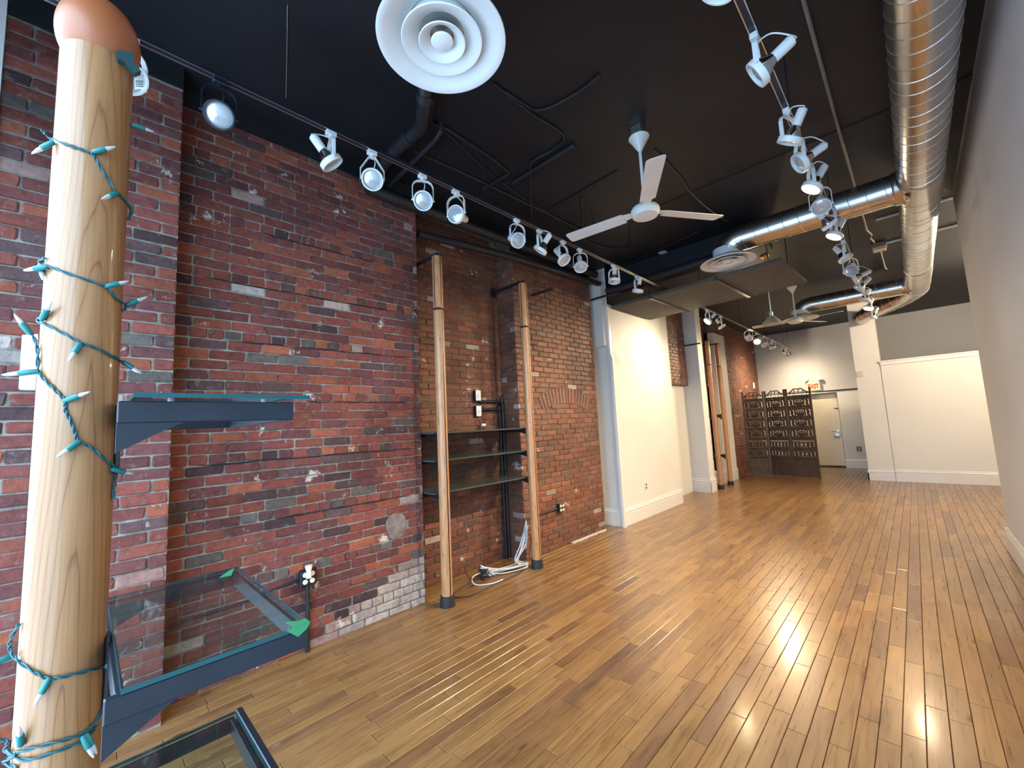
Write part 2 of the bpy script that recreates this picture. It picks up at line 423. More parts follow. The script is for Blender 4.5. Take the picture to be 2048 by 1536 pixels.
# ---- brick walls
def brick_geo(L, H, n0, n1):                                # in (u, v, n); centred
    def outline(ins, n, jit):
        a, b = L / 2 - ins, H / 2 - ins; c = min(.006, L * .2)
        pts = [(-a + c, -b), (a - c, -b), (a, -b + c), (a, b - c), (a - c, b), (-a + c, b), (-a, b - c), (-a, -b + c)]
        return [(u + rnd(-jit, jit), v + rnd(-jit, jit), n + rnd(-jit, jit) * .5) for u, v in pts]
    vs = outline(0, n0, 0) + outline(.0, n1 - .004, .0038) + outline(.0045, n1, .0036)
    fs = [tuple(range(16, 24))]
    for r in (0, 8):
        for k in range(8): fs.append((r + k, r + (k + 1) % 8, r + 8 + (k + 1) % 8, r + 8 + k))
    return vs, fs
RED = [(.22, .060, .046), (.185, .055, .048), (.150, .052, .050), (.31, .088, .050), (.115, .062, .060), (.125, .100, .088), (.25, .072, .050), (.080, .042, .044)]
RED_W = [6, 6, 4.5, 2.4, 1.6, .7, 4, 1.2]
BRN = [(.185, .066, .038), (.21, .073, .039), (.16, .058, .036), (.25, .088, .046), (.165, .085, .052), (.14, .062, .042)]
BRN_W = [5, 5, 4, 2, 1.5, 2]
def whiten(c, f): return tuple(a * (1 - f) + b * f for a, b in zip(c, (.60, .52, .47)))
def brick_wall(parent, face, plane, u0, u1, z0, z1, material, pal, w, nsep, special=None, course=.0679, zoff=-.0098, header=True, blen=.205, skip=None, pale=.012):
    bricks = []
    k0 = int((z0 - zoff) / course) - 1
    k = k0
    while True:
        zb = zoff + k * course
        if zb >= z1 - .012: break
        zt = min(zb + course, z1); zl = max(zb, z0)
        if zt - zl > .03:
            hd = header and (k - 2) % 6 == 0
            bl = .097 if hd else blen
            u = u0 - (bl * .5 if k % 2 else 0) - rnd(0, .02)
            while u < u1:
                L = bl + rnd(-.008, .008); a, b = max(u, u0), min(u + L, u1)
                if b - a > .03:
                    cu, cz = (a + b) / 2, (zl + zt) / 2
                    if not (skip and skip(cu, cz)):
                        c = random.choices(pal, w)[0]; kk = rnd(.82, 1.18); c = tuple(q * kk for q in c)
                        if random.random() < pale: c = whiten(c, rnd(.25, .7))
                        if special: c = special(cu, cz, c)
                        bricks.append((cu, cz, b - a - rnd(.006, .011), zt - zl - rnd(.007, .012), rnd(.004, .012), c))
                u += L + .001
        k += 1
    def P(u, z, n):
        return Vector((plane + n, u, z)) if face == 'X' else Vector((u, plane - n, z))
    def score(b):
        c = P(b[0], b[1], 0); return pix_size(c, b[2], b[3])
    bricks.sort(key=score, reverse=True)
    off = WORLD[parent]; sv, sf, sc2 = [], [], []
    for i, (cu, cz, L, H, n1, c) in enumerate(bricks):
        vs, fs = brick_geo(L, H, -.012, n1); tilt = rnd(-.012, .012)
        loc = []
        for u, v, n in vs:
            u, v = u - v * tilt, v + u * tilt
            loc.append((n, u, v) if face == 'X' else (u, -n, v))
        cen = P(cu, cz, 0) - off
        if i < nsep and score(bricks[i]) > 60:
            me = bpy.data.meshes.new('brick'); me.from_pydata(loc, [], fs); me.materials.append(material)
            set_attr(me, 'col', [c] * len(loc)); put('brick', me, parent, cen)
        else:
            o = len(sv); sv += [tuple(cen + Vector(q)) for q in loc]; sf += [tuple(q + o for q in f) for f in fs]; sc2 += [c] * len(loc)
    if sv:
        me = bpy.data.meshes.new('bricks_beyond'); me.from_pydata(sv, [], sf); me.materials.append(material); set_attr(me, 'col', sc2)
        o = put('bricks_beyond', me, parent); o['kind'] = 'stuff'

P0X, P1X, NX, PX = -3.066, -3.25, -3.55, -3.285
wl = MB().box(XL, P0X, YW, .345, 0, CEIL)
w0 = struct(wl.build('wall_left_near', M['mortar']), 'red brick pilaster behind the fat wooden column', 'wall')
brick_wall(w0, 'X', P0X, YW, .348, 0, 3.69, M['brick'], RED, RED_W, 300, zoff=.01, header=False, pale=.02)
w1 = struct(MB().box(XL, P1X, .345, 2.14, 0, CEIL).build('wall_left_panel', M['mortar']), 'worn red brick wall panel with a round stone patch and a white-stained foot', 'wall')
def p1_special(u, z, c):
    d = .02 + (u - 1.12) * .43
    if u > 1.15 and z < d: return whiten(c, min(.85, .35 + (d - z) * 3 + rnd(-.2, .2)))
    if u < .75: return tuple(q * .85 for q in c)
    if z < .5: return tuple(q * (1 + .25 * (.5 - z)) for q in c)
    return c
def stone_hole(u, z): return ((u - 1.865) / .10) ** 2 + ((z - .71) / .125) ** 2 < 1
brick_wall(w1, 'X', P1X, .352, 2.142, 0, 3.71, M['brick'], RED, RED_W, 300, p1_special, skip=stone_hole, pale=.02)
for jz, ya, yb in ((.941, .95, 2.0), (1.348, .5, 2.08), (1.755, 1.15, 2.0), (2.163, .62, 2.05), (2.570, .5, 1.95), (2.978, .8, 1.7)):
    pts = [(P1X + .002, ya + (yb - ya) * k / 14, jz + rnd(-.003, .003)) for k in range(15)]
    MB().tube(pts, [.001] + [rnd(.003, .0075) for k in range(13)] + [.001], 6).build('open_joint', M['soot'], w1)  # strip laid over the mortar, painted as the shadow in a deep crack
g = MB(); nn = 14
poly = [(P1X - .005, 1.865 + math.cos(a) * .092 * (1 + .1 * math.sin(3 * a)), .71 + math.sin(a) * .118 * (1 + .08 * math.cos(2 * a))) for a in [2 * PI * k / nn for k in range(nn)]]
g.prism(poly, (.017, 0, 0)).build('patch_stone', M['stone'], w1)
wn = struct(MB().box(XL, NX, 2.14, 3.5, 0, CEIL).build('wall_left_niche', M['mortar_dark']), 'recessed brown brick niche behind the dark shelves', 'wall')
brick_wall(wn, 'X', NX, 2.145, 3.5, 0, CEIL - .02, M['brick_sealed'], BRN, BRN_W, 300, course=.0665, header=False, pale=.025)
wp = struct(MB().box(XL, PX, 3.5, 5.15, 0, CEIL).build('wall_left_pier', M['mortar_dark']), 'sealed brown brick pier with a bricked-up arch', 'wall')
ARC = (4.40, .62)
def arch_hole(u, z):
    r = math.hypot(u - ARC[0], z - ARC[1]); a = math.degrees(math.atan2(z - ARC[1], u - ARC[0]))
    return 1.13 < r < 1.37 and 66 < a < 114
brick_wall(wp, 'X', PX, 3.502, 5.152, 0, 3.6, M['brick_sealed'], BRN, BRN_W, 300, course=.0655, header=False, blen=.198, skip=arch_hole, pale=.015)
for k in range(16):                                         # arch voussoirs
    a = math.radians(67 + k * 3.07); me_v, me_f = brick_geo(.205, .058, -.012, .010)
    c, s = math.cos(a), math.sin(a); cu, cz = ARC[0] + c * 1.25, ARC[1] + s * 1.25
    loc = [(n, u * c - v * s, u * s + v * c) for u, v, n in me_v]
    me = bpy.data.meshes.new('arch_brick'); me.from_pydata(loc, [], me_f); me.materials.append(M['brick_sealed'])
    set_attr(me, 'col', [random.choice(BRN)] * len(loc)); put('arch_brick', me, wp, Vector((PX, cu, cz)) - WORLD[wp])
brick_wall(wp, 'Y', 3.5, NX, PX + .012, 0, 3.6, M['brick_sealed'], BRN, BRN_W, 60, course=.0655, header=False, blen=.198, pale=.05)
# black fascia above the brick, up to the ceiling
for nm, x, ya, yb, zb in (('trim_1', P0X, YW, .345, 3.69), ('trim_2', P1X, .345, 2.14, 3.71), ('trim_3', PX, 3.5, 5.15, 3.6)):
    struct(MB().box(x - .02, x + .02, ya, yb, zb, CEIL).build(nm, M['ceiling']), 'black painted fascia strip above the brick', 'trim')
    
# ---- white left walls further back
def baseboard(name, p0, p1, nrm, hgt=.24, lab='white moulded baseboard'):
    p0, p1, n = Vector(p0), Vector(p1), Vector(nrm).normalized(); d = (p1 - p0)
    prof = [(0, 0), (.020, 0), (.020, hgt * .72), (.016, hgt * .74), (.022, hgt * .80), (.018, hgt * .86), (.012, hgt * .9), (.012, hgt * .97), (.006, hgt), (0, hgt)]
    poly = [p0 + n * a + Vector((0, 0, b)) for a, b in prof]
    return struct(MB().prism(poly, d).build(name, M['trim_paint']), lab, 'baseboard')
BOXX = -3.14
struct(MB().box(-3.16, -3.132, 5.42, 6.70, 3.25, CEIL).box(-3.16, -3.132, 6.70, 7.47, 3.44, CEIL).build('trim_7', M['ceiling']), 'black painted band on the white wall above the dropped panel', 'trim')
wb = struct(MB().box(XL, BOXX, 5.42, 7.46, 0, CEIL).build('wall_left_box', M['white_paint']), 'white boxed-out wall section between two brick bays', 'wall')
struct(MB().box(XL, -3.5, 5.15, 5.42, 0, CEIL).build('wall_left_recess', M['white_paint']), 'narrow white recess beside the brick pier', 'wall')
post = MB().box(-3.48, -3.17, 5.28, 5.42, 2.62, 3.58)
struct(post.build('trim_4', M['trim_paint']), 'white boxed post end high beside the brick pier', 'trim')
poly = [(-3.14, 5.36, 0), (-3.10, 5.36, 0), (-3.10, 5.36, 2.42), (-3.125, 5.36, 2.50), (-3.125, 5.36, 3.2), (-3.165, 5.36, 3.2), (-3.165, 5.36, 2.5), (-3.14, 5.36, 2.42)]
struct(MB().prism(poly, (0, .055, 0)).build('trim_5', M['trim_paint']), 'white vertical corner board with a jog near the top', 'trim')
baseboard('baseboard_left', (BOXX, 5.42, 0), (BOXX, 7.48, 0), (1, 0, 0))
baseboard('baseboard_left_recess', (-3.5, 5.405, 0), (-3.16, 5.405, 0), (0, -1, 0))
struct(MB().box(XL, -3.40, 7.46, 8.7, 0, 2.16).build('wall_left_low', M['white_paint']), 'low white painted wall under the brick', 'wall')
wr = struct(MB().box(XL, -3.32, 7.46, 8.7, 2.16, CEIL).build('wall_left_upper', M['mortar_dark']), 'brown brick above the low white wall', 'wall')
def jag(u, z): return z < 2.16 + (.14 if u > 8.35 else 0) * 1 and u > 8.2
brick_wall(wr, 'X', -3.32, 7.46, 8.7, 2.16, CEIL - .02, M['brick_sealed'], BRN, BRN_W, 200, course=.0665, header=False, skip=jag)
struct(MB().box(XL, -3.06, 8.7, 8.98, 0, CEIL).build('wall_left_pilaster', M['white_paint']), 'tall white pilaster reaching the ceiling', 'wall')
baseboard('baseboard_left_pilaster', (-3.40, 8.7, 0), (-3.04, 8.7, 0), (0, -1, 0), .27)
baseboard('baseboard_left_pilaster', (-3.06, 8.68, 0), (-3.06, 9.0, 0), (1, 0, 0), .27)
struct(MB().box(XL, -3.42, 8.98, 10.08, 0, 2.19).build('wall_left_bay', M['white_paint']), 'low white wall behind the paired poles', 'wall')
wr2 = struct(MB().box(XL, -3.38, 8.98, 10.08, 2.19, CEIL).build('wall_left_bay_upper', M['mortar_dark']), 'brown brick above the bay behind the paired poles', 'wall')
brick_wall(wr2, 'X', -3.38, 8.98, 10.08, 2.19, CEIL - .02, M['brick_sealed'], BRN, BRN_W, 120, course=.0665, header=False)
baseboard('baseboard_left_bay', (-3.42, 9.02, 0), (-3.42, 10.08, 0), (1, 0, 0))
struct(MB().box(XL, -3.18, 10.08, 10.88, 0, 3.44).build('wall_left_stub', M['white_paint']), 'white pilaster with a flat top below the ceiling', 'wall')
baseboard('baseboard_left_stub', (-3.18, 10.06, 0), (-3.18, 10.88, 0), (1, 0, 0), .27)
baseboard('baseboard_left_stub', (-3.42, 10.08, 0), (-3.16, 10.08, 0), (0, -1, 0), .27)
wr3 = struct(MB().box(XL, -3.3, 10.08, YF, 0, CEIL).build('wall_left_rear', M['mortar_dark']), 'orange-brown brick wall beside the folding screen', 'wall')
brick_wall(wr3, 'X', -3.3, 10.88, YF, 0, CEIL - .02, M['brick_sealed'], BRN, BRN_W, 300, course=.0665, header=False)
wr4 = struct(MB().box(-3.3, -3.15, 10.88, 11.5, 0, .74).build('wall_left_plinth', M['mortar_dark']), 'low brick plinth beside the folding screen', 'wall')
brick_wall(wr4, 'X', -3.15, 10.88, 11.5, 0, .73, M['brick_sealed'], BRN, BRN_W, 60, course=.0665, header=False)
brick_wall(wr4, 'Y', 10.88, -3.3, -3.14, 0, .73, M['brick_sealed'], BRN, BRN_W, 20, course=.0665, header=False)

# ---- right and back walls
struct(MB().box(XR, XR + .22, YN, 6.55, 0, CEIL).build('wall_right', M['grey_paint']), 'plain pale grey wall on the side of the ducts', 'wall')
baseboard('baseboard_right', (XR, YN, 0), (XR, 6.57, 0), (-1, 0, 0), .24)
baseboard('baseboard_right_end', (XR - .02, 6.55, 0), (XR + .22, 6.55, 0), (0, 1, 0), .24)
struct(MB().box(XR + .22, 2.4, 6.35, 6.55, 0, CEIL).build('wall_right_return', M['grey_paint']), 'pale grey return wall of the side alcove', 'wall')
struct(MB().box(2.3, 2.4, 6.55, YF, 0, CEIL).build('wall_right_alcove', M['grey_paint']), 'pale grey side wall of the alcove', 'wall')
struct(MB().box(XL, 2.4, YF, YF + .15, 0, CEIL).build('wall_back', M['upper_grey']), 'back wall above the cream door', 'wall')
struct(MB().box(-1.44, -.75, 13.9, YF, 0, 2.02).build('wall_back_low', M['white_paint']), 'white wall section between the cream door and the column', 'wall')
struct(MB().box(-3.3, -2.46, 13.9, YF, 0, 2.02).build('wall_back_low', M['white_paint']), 'white wall section behind the folding screen', 'wall')
struct(MB().box(-2.46, -1.44, 13.9, YF, 1.985, 2.02).build('trim_6', M['trim_paint']), 'white door head', 'trim')
baseboard('baseboard_back', (-1.44, 13.9, 0), (-.75, 13.9, 0), (0, -1, 0), .22)
struct(MB().box(-.84, -.42, 11.635, 12.1, 0, CEIL).build('wall_back_column', M['white_paint']), 'white square column carrying the duct end', 'wall')
baseboard('baseboard_column', (-.86, 11.635, 0), (-.42, 11.635, 0), (0, -1, 0), .22)
baseboard('baseboard_column', (-.84, 12.1, 0), (-.84, 11.615, 0), (-1, 0, 0), .22)
part = struct(MB().box(-.42, 2.3, 11.62, 11.76, 0, 2.46).build('wall_partition', M['white_paint']), 'cream white half-height partition wall beside the column', 'wall')
MB().bbox(-.45, 2.3, 11.595, 11.785, 2.46, 2.49, .006).build('cap_rail', M['trim_paint'], part)
MB().box(-.42, 2.3, 11.605, 11.62, 2.40, 2.46).build('cap_moulding', M['trim_paint'], part)
baseboard('baseboard_partition', (-.42, 11.62, 0), (2.3, 11.62, 0), (0, -1, 0), .24)
# storefront frame behind the camera
sf = struct(MB().box(XL, -3.045, YN, YW, 0, CEIL).build('window_1', M['trim_paint']), 'white storefront window reveal beside the brick pilaster', 'window')
MB().box(-3.045, .545, YN, YN + .06, 0, .12).build('window_sill', M['trim_paint'], sf)
MB().box(-3.045, .545, YN, YN + .06, 3.05, CEIL).build('window_header', M['trim_paint'], sf)
# door
dr = thing('door_1', (-1.95, 14.0, 0), 'cream flush door with a lever handle in the back wall', 'door', kind='structure')
MB().bbox(-2.44, -1.46, 14.02, 14.07, .035, 1.975, .004).build('door_leaf', M['cream_door'], dr)
MB().box(-2.46, -1.44, 13.93, 14.08, 0, .03).build('threshold', M['threshold'], dr)
h_ = MB().lathe([(.0, -.012), (.045, -.012), (.045, 0), (.0, 0)], (0, 0, 0), 20)
h_.xf(Matrix.Translation((-1.545, 14.008, .96)) @ Matrix.Rotation(PI / 2, 4, 'X')).build('handle_rose', M['galv_seam'], dr)
MB().tube([(-1.545, 14.01, .96), (-1.545, 13.955, .96), (-1.56, 13.95, .96), (-1.68, 13.95, .955)], .013, 10).build('lever_handle', M['galv_seam'], dr)
MB().bbox(-1.60, -1.50, 14.0, 14.02, .82, .90, .003).build('lock_plate', M['galv_seam'], dr)
MB().box(-1.56, -1.44, 14.005, 14.02, 1.55, 1.565).build('hasp', M['black_metal'], dr)
tag(MB().tube([(-2.5, 13.93, 2.035), (-1.4, 13.88, 2.035), (-.85, 13.88, 2.035)], .016, 8).build('wall_cable', M['black_cable'], None, True), 'black cable running along the wall above the cream door', 'cable')

# ---- dropped panel and dark beam
dp = thing('dropped_ceiling_panel', (-2.06, 6.05, 3.2), 'charcoal dropped ceiling panel of three boards hung below the ceiling', 'ceiling panel')
rp = math.radians(-3.0)
rotp = Matrix.Translation((-3.16, 5.50, 0)) @ Matrix.Rotation(rp, 4, 'Z')
for a, b in ((0, .66), (.672, 1.55), (1.562, 2.26)):
    MB().bbox(a, b, 0, 1.20, 3.2, 3.245, .004).xf(rotp).build('panel_board', M['panel_dark'], dp)
for a in (.666, 1.556):
    MB().box(a - .022, a + .022, -.01, 1.21, 3.186, 3.2).xf(rotp).build('joint_strip', M['black_metal'], dp)
for a, b in ((.1, .15), (.1, 1.05), (2.1, .15), (2.1, 1.05)):
    MB().tube([(a, b, 3.24), (a, b, CEIL)], .005, 6).xf(rotp).build('hanger_rod', M['black_pipe'], dp)
bm = struct(MB().box(XL, -1.05, 5.62, 5.86, 3.52, CEIL).build('ceiling_beam', M['ceiling']), 'black beam crossing the ceiling above the dropped panel', 'beam')

# ================================================================== CEILING SERVICES
# ---- spiral duct
DR, DX, DZ = .15, .25, 3.53
duct = thing('spiral_duct', (DX, 4.0, DZ), 'long galvanized spiral duct running beside the pale grey wall with three side branches', 'duct')
run = [(DX, y, DZ) for y in (-.38, 2, 4, 6, 8, 9.4)]
MB().tube(run, DR, 40).build('main_duct', M['galv'], duct, True)
elbow = catmull([(DX, 9.3, DZ), (DX, 9.75, DZ), (DX - .02, 9.95, DZ), (.10, 10.35, DZ - .01), (-.12, 10.75, DZ - .02), (-.40, 11.20, DZ - .03), (-.56, 11.45, DZ - .05), (-.62, 11.60, DZ - .06), (-.63, 11.645, DZ - .06)], 4)
MB().tube(elbow, DR + .002, 36).build('end_elbow', M['galv'], duct, True)
for i in range(2, len(elbow) - 1, 2):
    t_ = (elbow[i + 1] - elbow[i - 1]).normalized(); a_ = t_.cross(Vector((0, 0, 1))).normalized(); b_ = a_.cross(t_)
    MB().tube([elbow[i] + (a_ * math.cos(q) + b_ * math.sin(q)) * (DR + .0025) for q in [2 * PI * k / 28 for k in range(28)]], .0028, 5, closed=True).build('elbow_seam', M['galv_seam'], duct, True)
def helix(axis, y0, y1, r, pitch, c):
    n = 26; pts = []; tot = abs(y1 - y0) / pitch; m = int(tot * n)
    for i in range(m + 1):
        q = -2 * PI * i / n; s = y0 + (y1 - y0) * i / m
        pts.append((c[0] + r * math.cos(q), s, c[1] + r * math.sin(q)) if axis == 'Y' else (s, c[0] + r * math.cos(q), c[1] + r * math.sin(q)))
    return pts
MB().tube(helix('Y', -.38, 9.5, DR + .0005, .135, (DX, DZ)), .0028, 5).build('spiral_seam', M['galv_seam'], duct, True)
def ring_y(y, r, w, name='collar'):
    g = MB(); m = Matrix.Translation((DX, y, DZ)) @ Matrix.Rotation(-PI / 2, 4, 'X')
    g.lathe([(DR, -w), (r, -w * .7), (r, w * .7), (DR, w)], (0, 0, 0), 40, False); g.xf(m).build(name, M['galv'], duct, True)
for y in (.3, 5.02, 5.42, 8.35, 9.35): ring_y(y, DR + .009, .022)
MB().tube([(DX, 5.03, DZ), (DX, 5.42, DZ)], DR + .007, 40).build('tee_sleeve', M['galv'], duct, True)
MB().tube([(DX, 8.36, DZ), (DX, 9.6, DZ)], DR + .008, 40).build('tee_sleeve', M['galv'], duct, True)
BR = .142; DIFX = -1.395
for y in (1.09, 5.2, 9.56):
    MB().tube([(DX - .08, y, DZ), (-.9, y, DZ), (DIFX + .18, y, DZ)], BR, 36).build('branch_duct', M['galv'], duct, True)
    MB().tube(helix('X', DX - .17, DIFX + .2, BR + .0005, .135, (y, DZ)), .0024, 5).build('spiral_seam', M['galv_seam'], duct, True)
    eb = [(DIFX + .19, y, DZ)]
    for a in (0, 22.5, 45, 67.5, 90):
        q = math.radians(a); eb.append((DIFX + .17 - .17 * math.sin(q), y, DZ - .17 + .17 * math.cos(q)))
    MB().tube(eb + [(DIFX, y, DZ - .19)], BR, 32).build('branch_elbow', M['galv'], duct)
    m = Matrix.Translation((DX - DR - .01, y, DZ)) @ Matrix.Rotation(PI / 2, 4, 'Y')
    MB().lathe([(BR + .001, -.03), (BR + .012, -.01), (BR + .012, .02), (BR + .03, .05)], (0, 0, 0), 36, False).xf(m).build('collar', M['galv'], duct, True)
DLAB = ['round white ceiling diffuser over the brick panel, near the window end', 'round white ceiling diffuser hanging before the dropped panel', 'round white ceiling diffuser behind the far ceiling fan']
for y, lab in zip((1.09, 5.2, 9.56), DLAB):
    d = thing('ceiling_diffuser', (DIFX, y, 3.29), lab, 'diffuser', 'round diffusers on the duct branches')
    c = (DIFX, y, 3.29)
    MB().lathe([(BR + .004, .165), (BR + .006, .16), (BR + .006, .045), (BR + .010, .04)], c, 48, False).build('neck', M['white_metal'], d, True)
    def cone(nm, pts): MB().lathe(pts, c, 64, False).build(nm, M['white_metal'], d, True)
    cone('outer_cone', [(.290, .006), (.296, .003), (.294, -.002), (.285, -.003), (.262, .004), (.215, .028), (.165, .056), (.147, .08), (.147, .086), (.17, .064), (.22, .036), (.27, .012), (.290, .006)])
    cone('middle_cone', [(.186, .004), (.183, 0), (.178, .001), (.150, .014), (.118, .034), (.092, .060), (.096, .062), (.122, .04), (.155, .02), (.186, .004)])
    cone('inner_cone', [(.108, -.001), (.105, -.005), (.100, -.003), (.078, .010), (.055, .034), (.059, .036), (.082, .015), (.108, -.001)])
    MB().lathe([(0, -.006), (.03, -.005), (.048, 0), (.052, .006), (.05, .01), (.015, .03), (.006, .04), (.006, .14)], c, 40, True).build('centre_disc', M['white_metal'], d, True)
    for k in range(3):
        q = k * 2 * PI / 3 + .4
        MB().tube([(c[0], c[1], 3.29 + .10), (c[0] + .145 * math.cos(q), c[1] + .145 * math.sin(q), 3.29 + .10)], .006, 6).build('support_arm', M['white_metal'], d)

# ---- conduit on the right half of the ceiling
pts = [(-.207, YN + .1, CEIL - .013), (-.207, 5.0, CEIL - .013), (-.205, 7.0, CEIL - .013), (-.17, 7.25, CEIL - .013), (-.19, 7.4, CEIL - .013), (-.15, 7.7, CEIL - .013)]
tag(MB().tube(pts, .012, 8).build('ceiling_conduit', M['conduit'], None, True), 'dusty grey conduit running along the ceiling beside the spiral duct', 'conduit')
jb = thing('junction_box', (-.12, 7.78, CEIL - .07), 'small ceiling junction box with a cream cover between conduits', 'junction box')
MB().bbox(-.20, -.04, 7.70, 7.86, CEIL - .06, CEIL, .004).build('box', M['conduit'], jb)
MB().bbox(-.19, -.05, 7.71, 7.85, CEIL - .10, CEIL - .06, .004).build('cover', M['cream_plastic'], jb)
tag(MB().tube([(-.12, 7.86, CEIL - .013), (-.108, 9.15, CEIL - .013), (-.09, 9.25, CEIL - .02)], .010, 8).build('ceiling_conduit', M['conduit'], None, True), 'short dusty conduit leading back from the junction box', 'conduit')
for y, lab, x0 in ((6.72, 'white ceiling strip crossing above the duct before the junction box', -.10), (7.80, 'white ceiling strip running from the junction box over the duct', -.04)):
    tag(MB().bbox(x0, 2.2, y - .011, y + .011, CEIL - .022, CEIL, .002).build('ceiling_strip', M['white_metal']), lab, 'conduit')
# ---- black pipes and cables on the ceiling
def px_path(pts, z): return [at_z(a, b, z) for a, b in pts]
def ceiling_line(name, px, r, lab, z=None, m='black_pipe', smooth=True):
    z = CEIL - r - .002 if z is None else z
    p = px_path(px, z); p = catmull(p, 4) if smooth else p
    tag(MB().tube(p, r, 8).build(name, M[m], None, True), lab, 'pipe')
ceiling_line('ceiling_cable', [(1010, 182), (1060, 216), (1078, 220), (1105, 213), (1160, 182), (1200, 150)], .009, 'black cable looping across the ceiling beside the near diffuser')
ceiling_line('ceiling_conduit', [(985, 165), (1060, 225), (1118, 262), (1127, 280), (1105, 300), (1066, 322), (1061, 335), (1061, 400), (1065, 440)], .010, 'thin black conduit bending twice above the track')
ceiling_line('ceiling_strut', [(1150, 290), (1026, 366)], .018, 'straight black strut bolted to the ceiling near the fan', smooth=False)
ceiling_line('ceiling_conduit', [(866, 196), (862, 242), (880, 253), (900, 262), (985, 318), (1018, 345)], .012, 'black conduit leaving the pipe elbow along the ceiling')
ceiling_line('ceiling_conduit', [(880, 254), (930, 300), (985, 350), (1045, 395), (1100, 428), (1150, 470)], .007, 'thin black cable running from the pipe elbow towards the fan')
ceiling_line('ceiling_conduit', [(830, 278), (829, 298), (840, 308), (930, 348), (1080, 420), (1180, 468)], .011, 'black conduit running parallel to the light track')
ceiling_line('ceiling_strut', [(1020, 347), (966, 378)], .014, 'short black strut at the end of the ceiling conduit', smooth=False)
ceiling_line('ceiling_conduit', [(1310, 300), (1365, 360), (1380, 385), (1425, 425), (1470, 452)], .008, 'black conduit leading from the near fan box towards the branch duct')
ceiling_line('ceiling_strut', [(1235, 343), (1098, 420)], .008, 'long thin black rod on the ceiling behind the near fan', smooth=False)
ceiling_line('ceiling_conduit', [(1262, 420), (1258, 470), (1251, 497), (1200, 492), (1150, 470)], .008, 'black cable hanging in a square bend past the fan hub')
ceiling_line('ceiling_strut', [(1162, 395), (1168, 470)], .009, 'upright black rod beyond the near fan blade', smooth=False)
ceiling_line('ceiling_cable', [(575, 10), (574, 90), (572, 195)], .0025, 'thin grey cable crossing the bare ceiling above the brick panel', m='conduit')
ceiling_line('ceiling_strut', [(1400, 462), (1230, 538)], .009, 'thin black rod on the ceiling before the dropped panel', smooth=False)
# drain pipe elbow
A = at_z(852, 196, CEIL)
dpz = [Vector((-2.06, 1.46, CEIL)), Vector((-2.08, 1.47, 3.76)), Vector((-2.17, 1.52, 3.71)), Vector((-2.34, 1.61, 3.70)), Vector((-2.44, 1.625, 3.70)), Vector((-2.56, 1.615, 3.70)), Vector((-2.8, 1.62, 3.695)), Vector((P1X + .03, 1.66, 3.69))]
dpi = thing('drain_pipe', tuple(dpz[0]), 'black painted drain pipe elbowing from the ceiling to the brick wall', 'pipe')
MB().tube(catmull(dpz, 5), .047, 16).build('pipe', M['black_pipe'], dpi, True)
for a_, b_ in (((-2.12, 1.495, 3.735), (-2.16, 1.515, 3.715)), ((-2.50, 1.62, 3.70), (-2.57, 1.616, 3.70))):
    MB().tube([a_, b_], .057, 16).build('pipe_hub', M['black_pipe'], dpi, True)
tag(MB().tube([(-2.35, 1.80, CEIL), (-2.36, 1.80, 3.76), (-2.42, 1.80, 3.73), (P1X + .02, 1.84, 3.72)], .020, 10).build('drain_pipe', M['black_pipe'], None, True), 'thin black pipe beside the drain pipe elbow', 'pipe')
tag(MB().tube([(P1X + .07, 1.62, 3.60), (P1X + .07, 2.2, 3.61), (P1X + .06, 3.4, 3.65), (P1X + .06, 5.2, 3.68)], .052, 16).build('wall_pipe', M['black_pipe'], None, True), 'black pipe running along the top of the brick above the niche', 'pipe')
tag(MB().tube([(P1X - .05, 2.2, 3.42), (PX + .09, 3.4, 3.47), (PX + .09, 5.3, 3.56)], .04, 14).build('wall_pipe', M['black_pipe'], None, True), 'lower black pipe along the wall above the brick pier', 'pipe')
tag(MB().tube([(-3.5, 5.47, 3.47), (-2.4, 5.44, 3.47), (-1.3, 5.40, 3.47)], .055, 16).build('cross_pipe', M['black_pipe'], None, True), 'black pipe crossing the room just before the dropped panel', 'pipe')
cp = at_z(1325, 505, CEIL - .004)
tag(MB().box(cp.x - .05, cp.x + .05, cp.y - .04, cp.y + .05, CEIL - .006, CEIL - .001).build('paper_scrap', M['paper']), 'scrap of white paper stuck on the black ceiling', 'paper')

# ---- light tracks
TZ = 3.3
def track(name, x, y0, y1, z, lab, hang):
    t = thing(name, (x, (y0 + y1) / 2, z), lab, 'light track')
    g = MB(); g.box(x - .018, x + .018, y0, y1, z, z + .022); g.build('rail', M['black_metal'], t)
    for s in (-1, 1): MB().box(x + s * .0155 - .0025, x + s * .0155 + .0025, y0, y1, z - .002, z).build('rail_lip', M['galv_seam'], t)
    for y in hang: MB().tube([(x, y, z + .02), (x, y, CEIL)], .004, 6).build('hanger_wire', M['black_metal'], t)
    return t
track('light_track', -2.32, -.3, 6.3, TZ, 'long black light track beside the brick wall', (2.2, 3.8, 5.1))
track('light_track', -.36, -.3, 10.2, TZ, 'long black light track beside the spiral duct', (1.2, 3.0, 4.8, 6.6, 8.4, 9.9))
track('light_track', -2.26, 6.72, 13.25, 3.243, 'black light track hung beyond the dropped panel', (6.8, 8.8, 10.8, 12.6, 13.1))

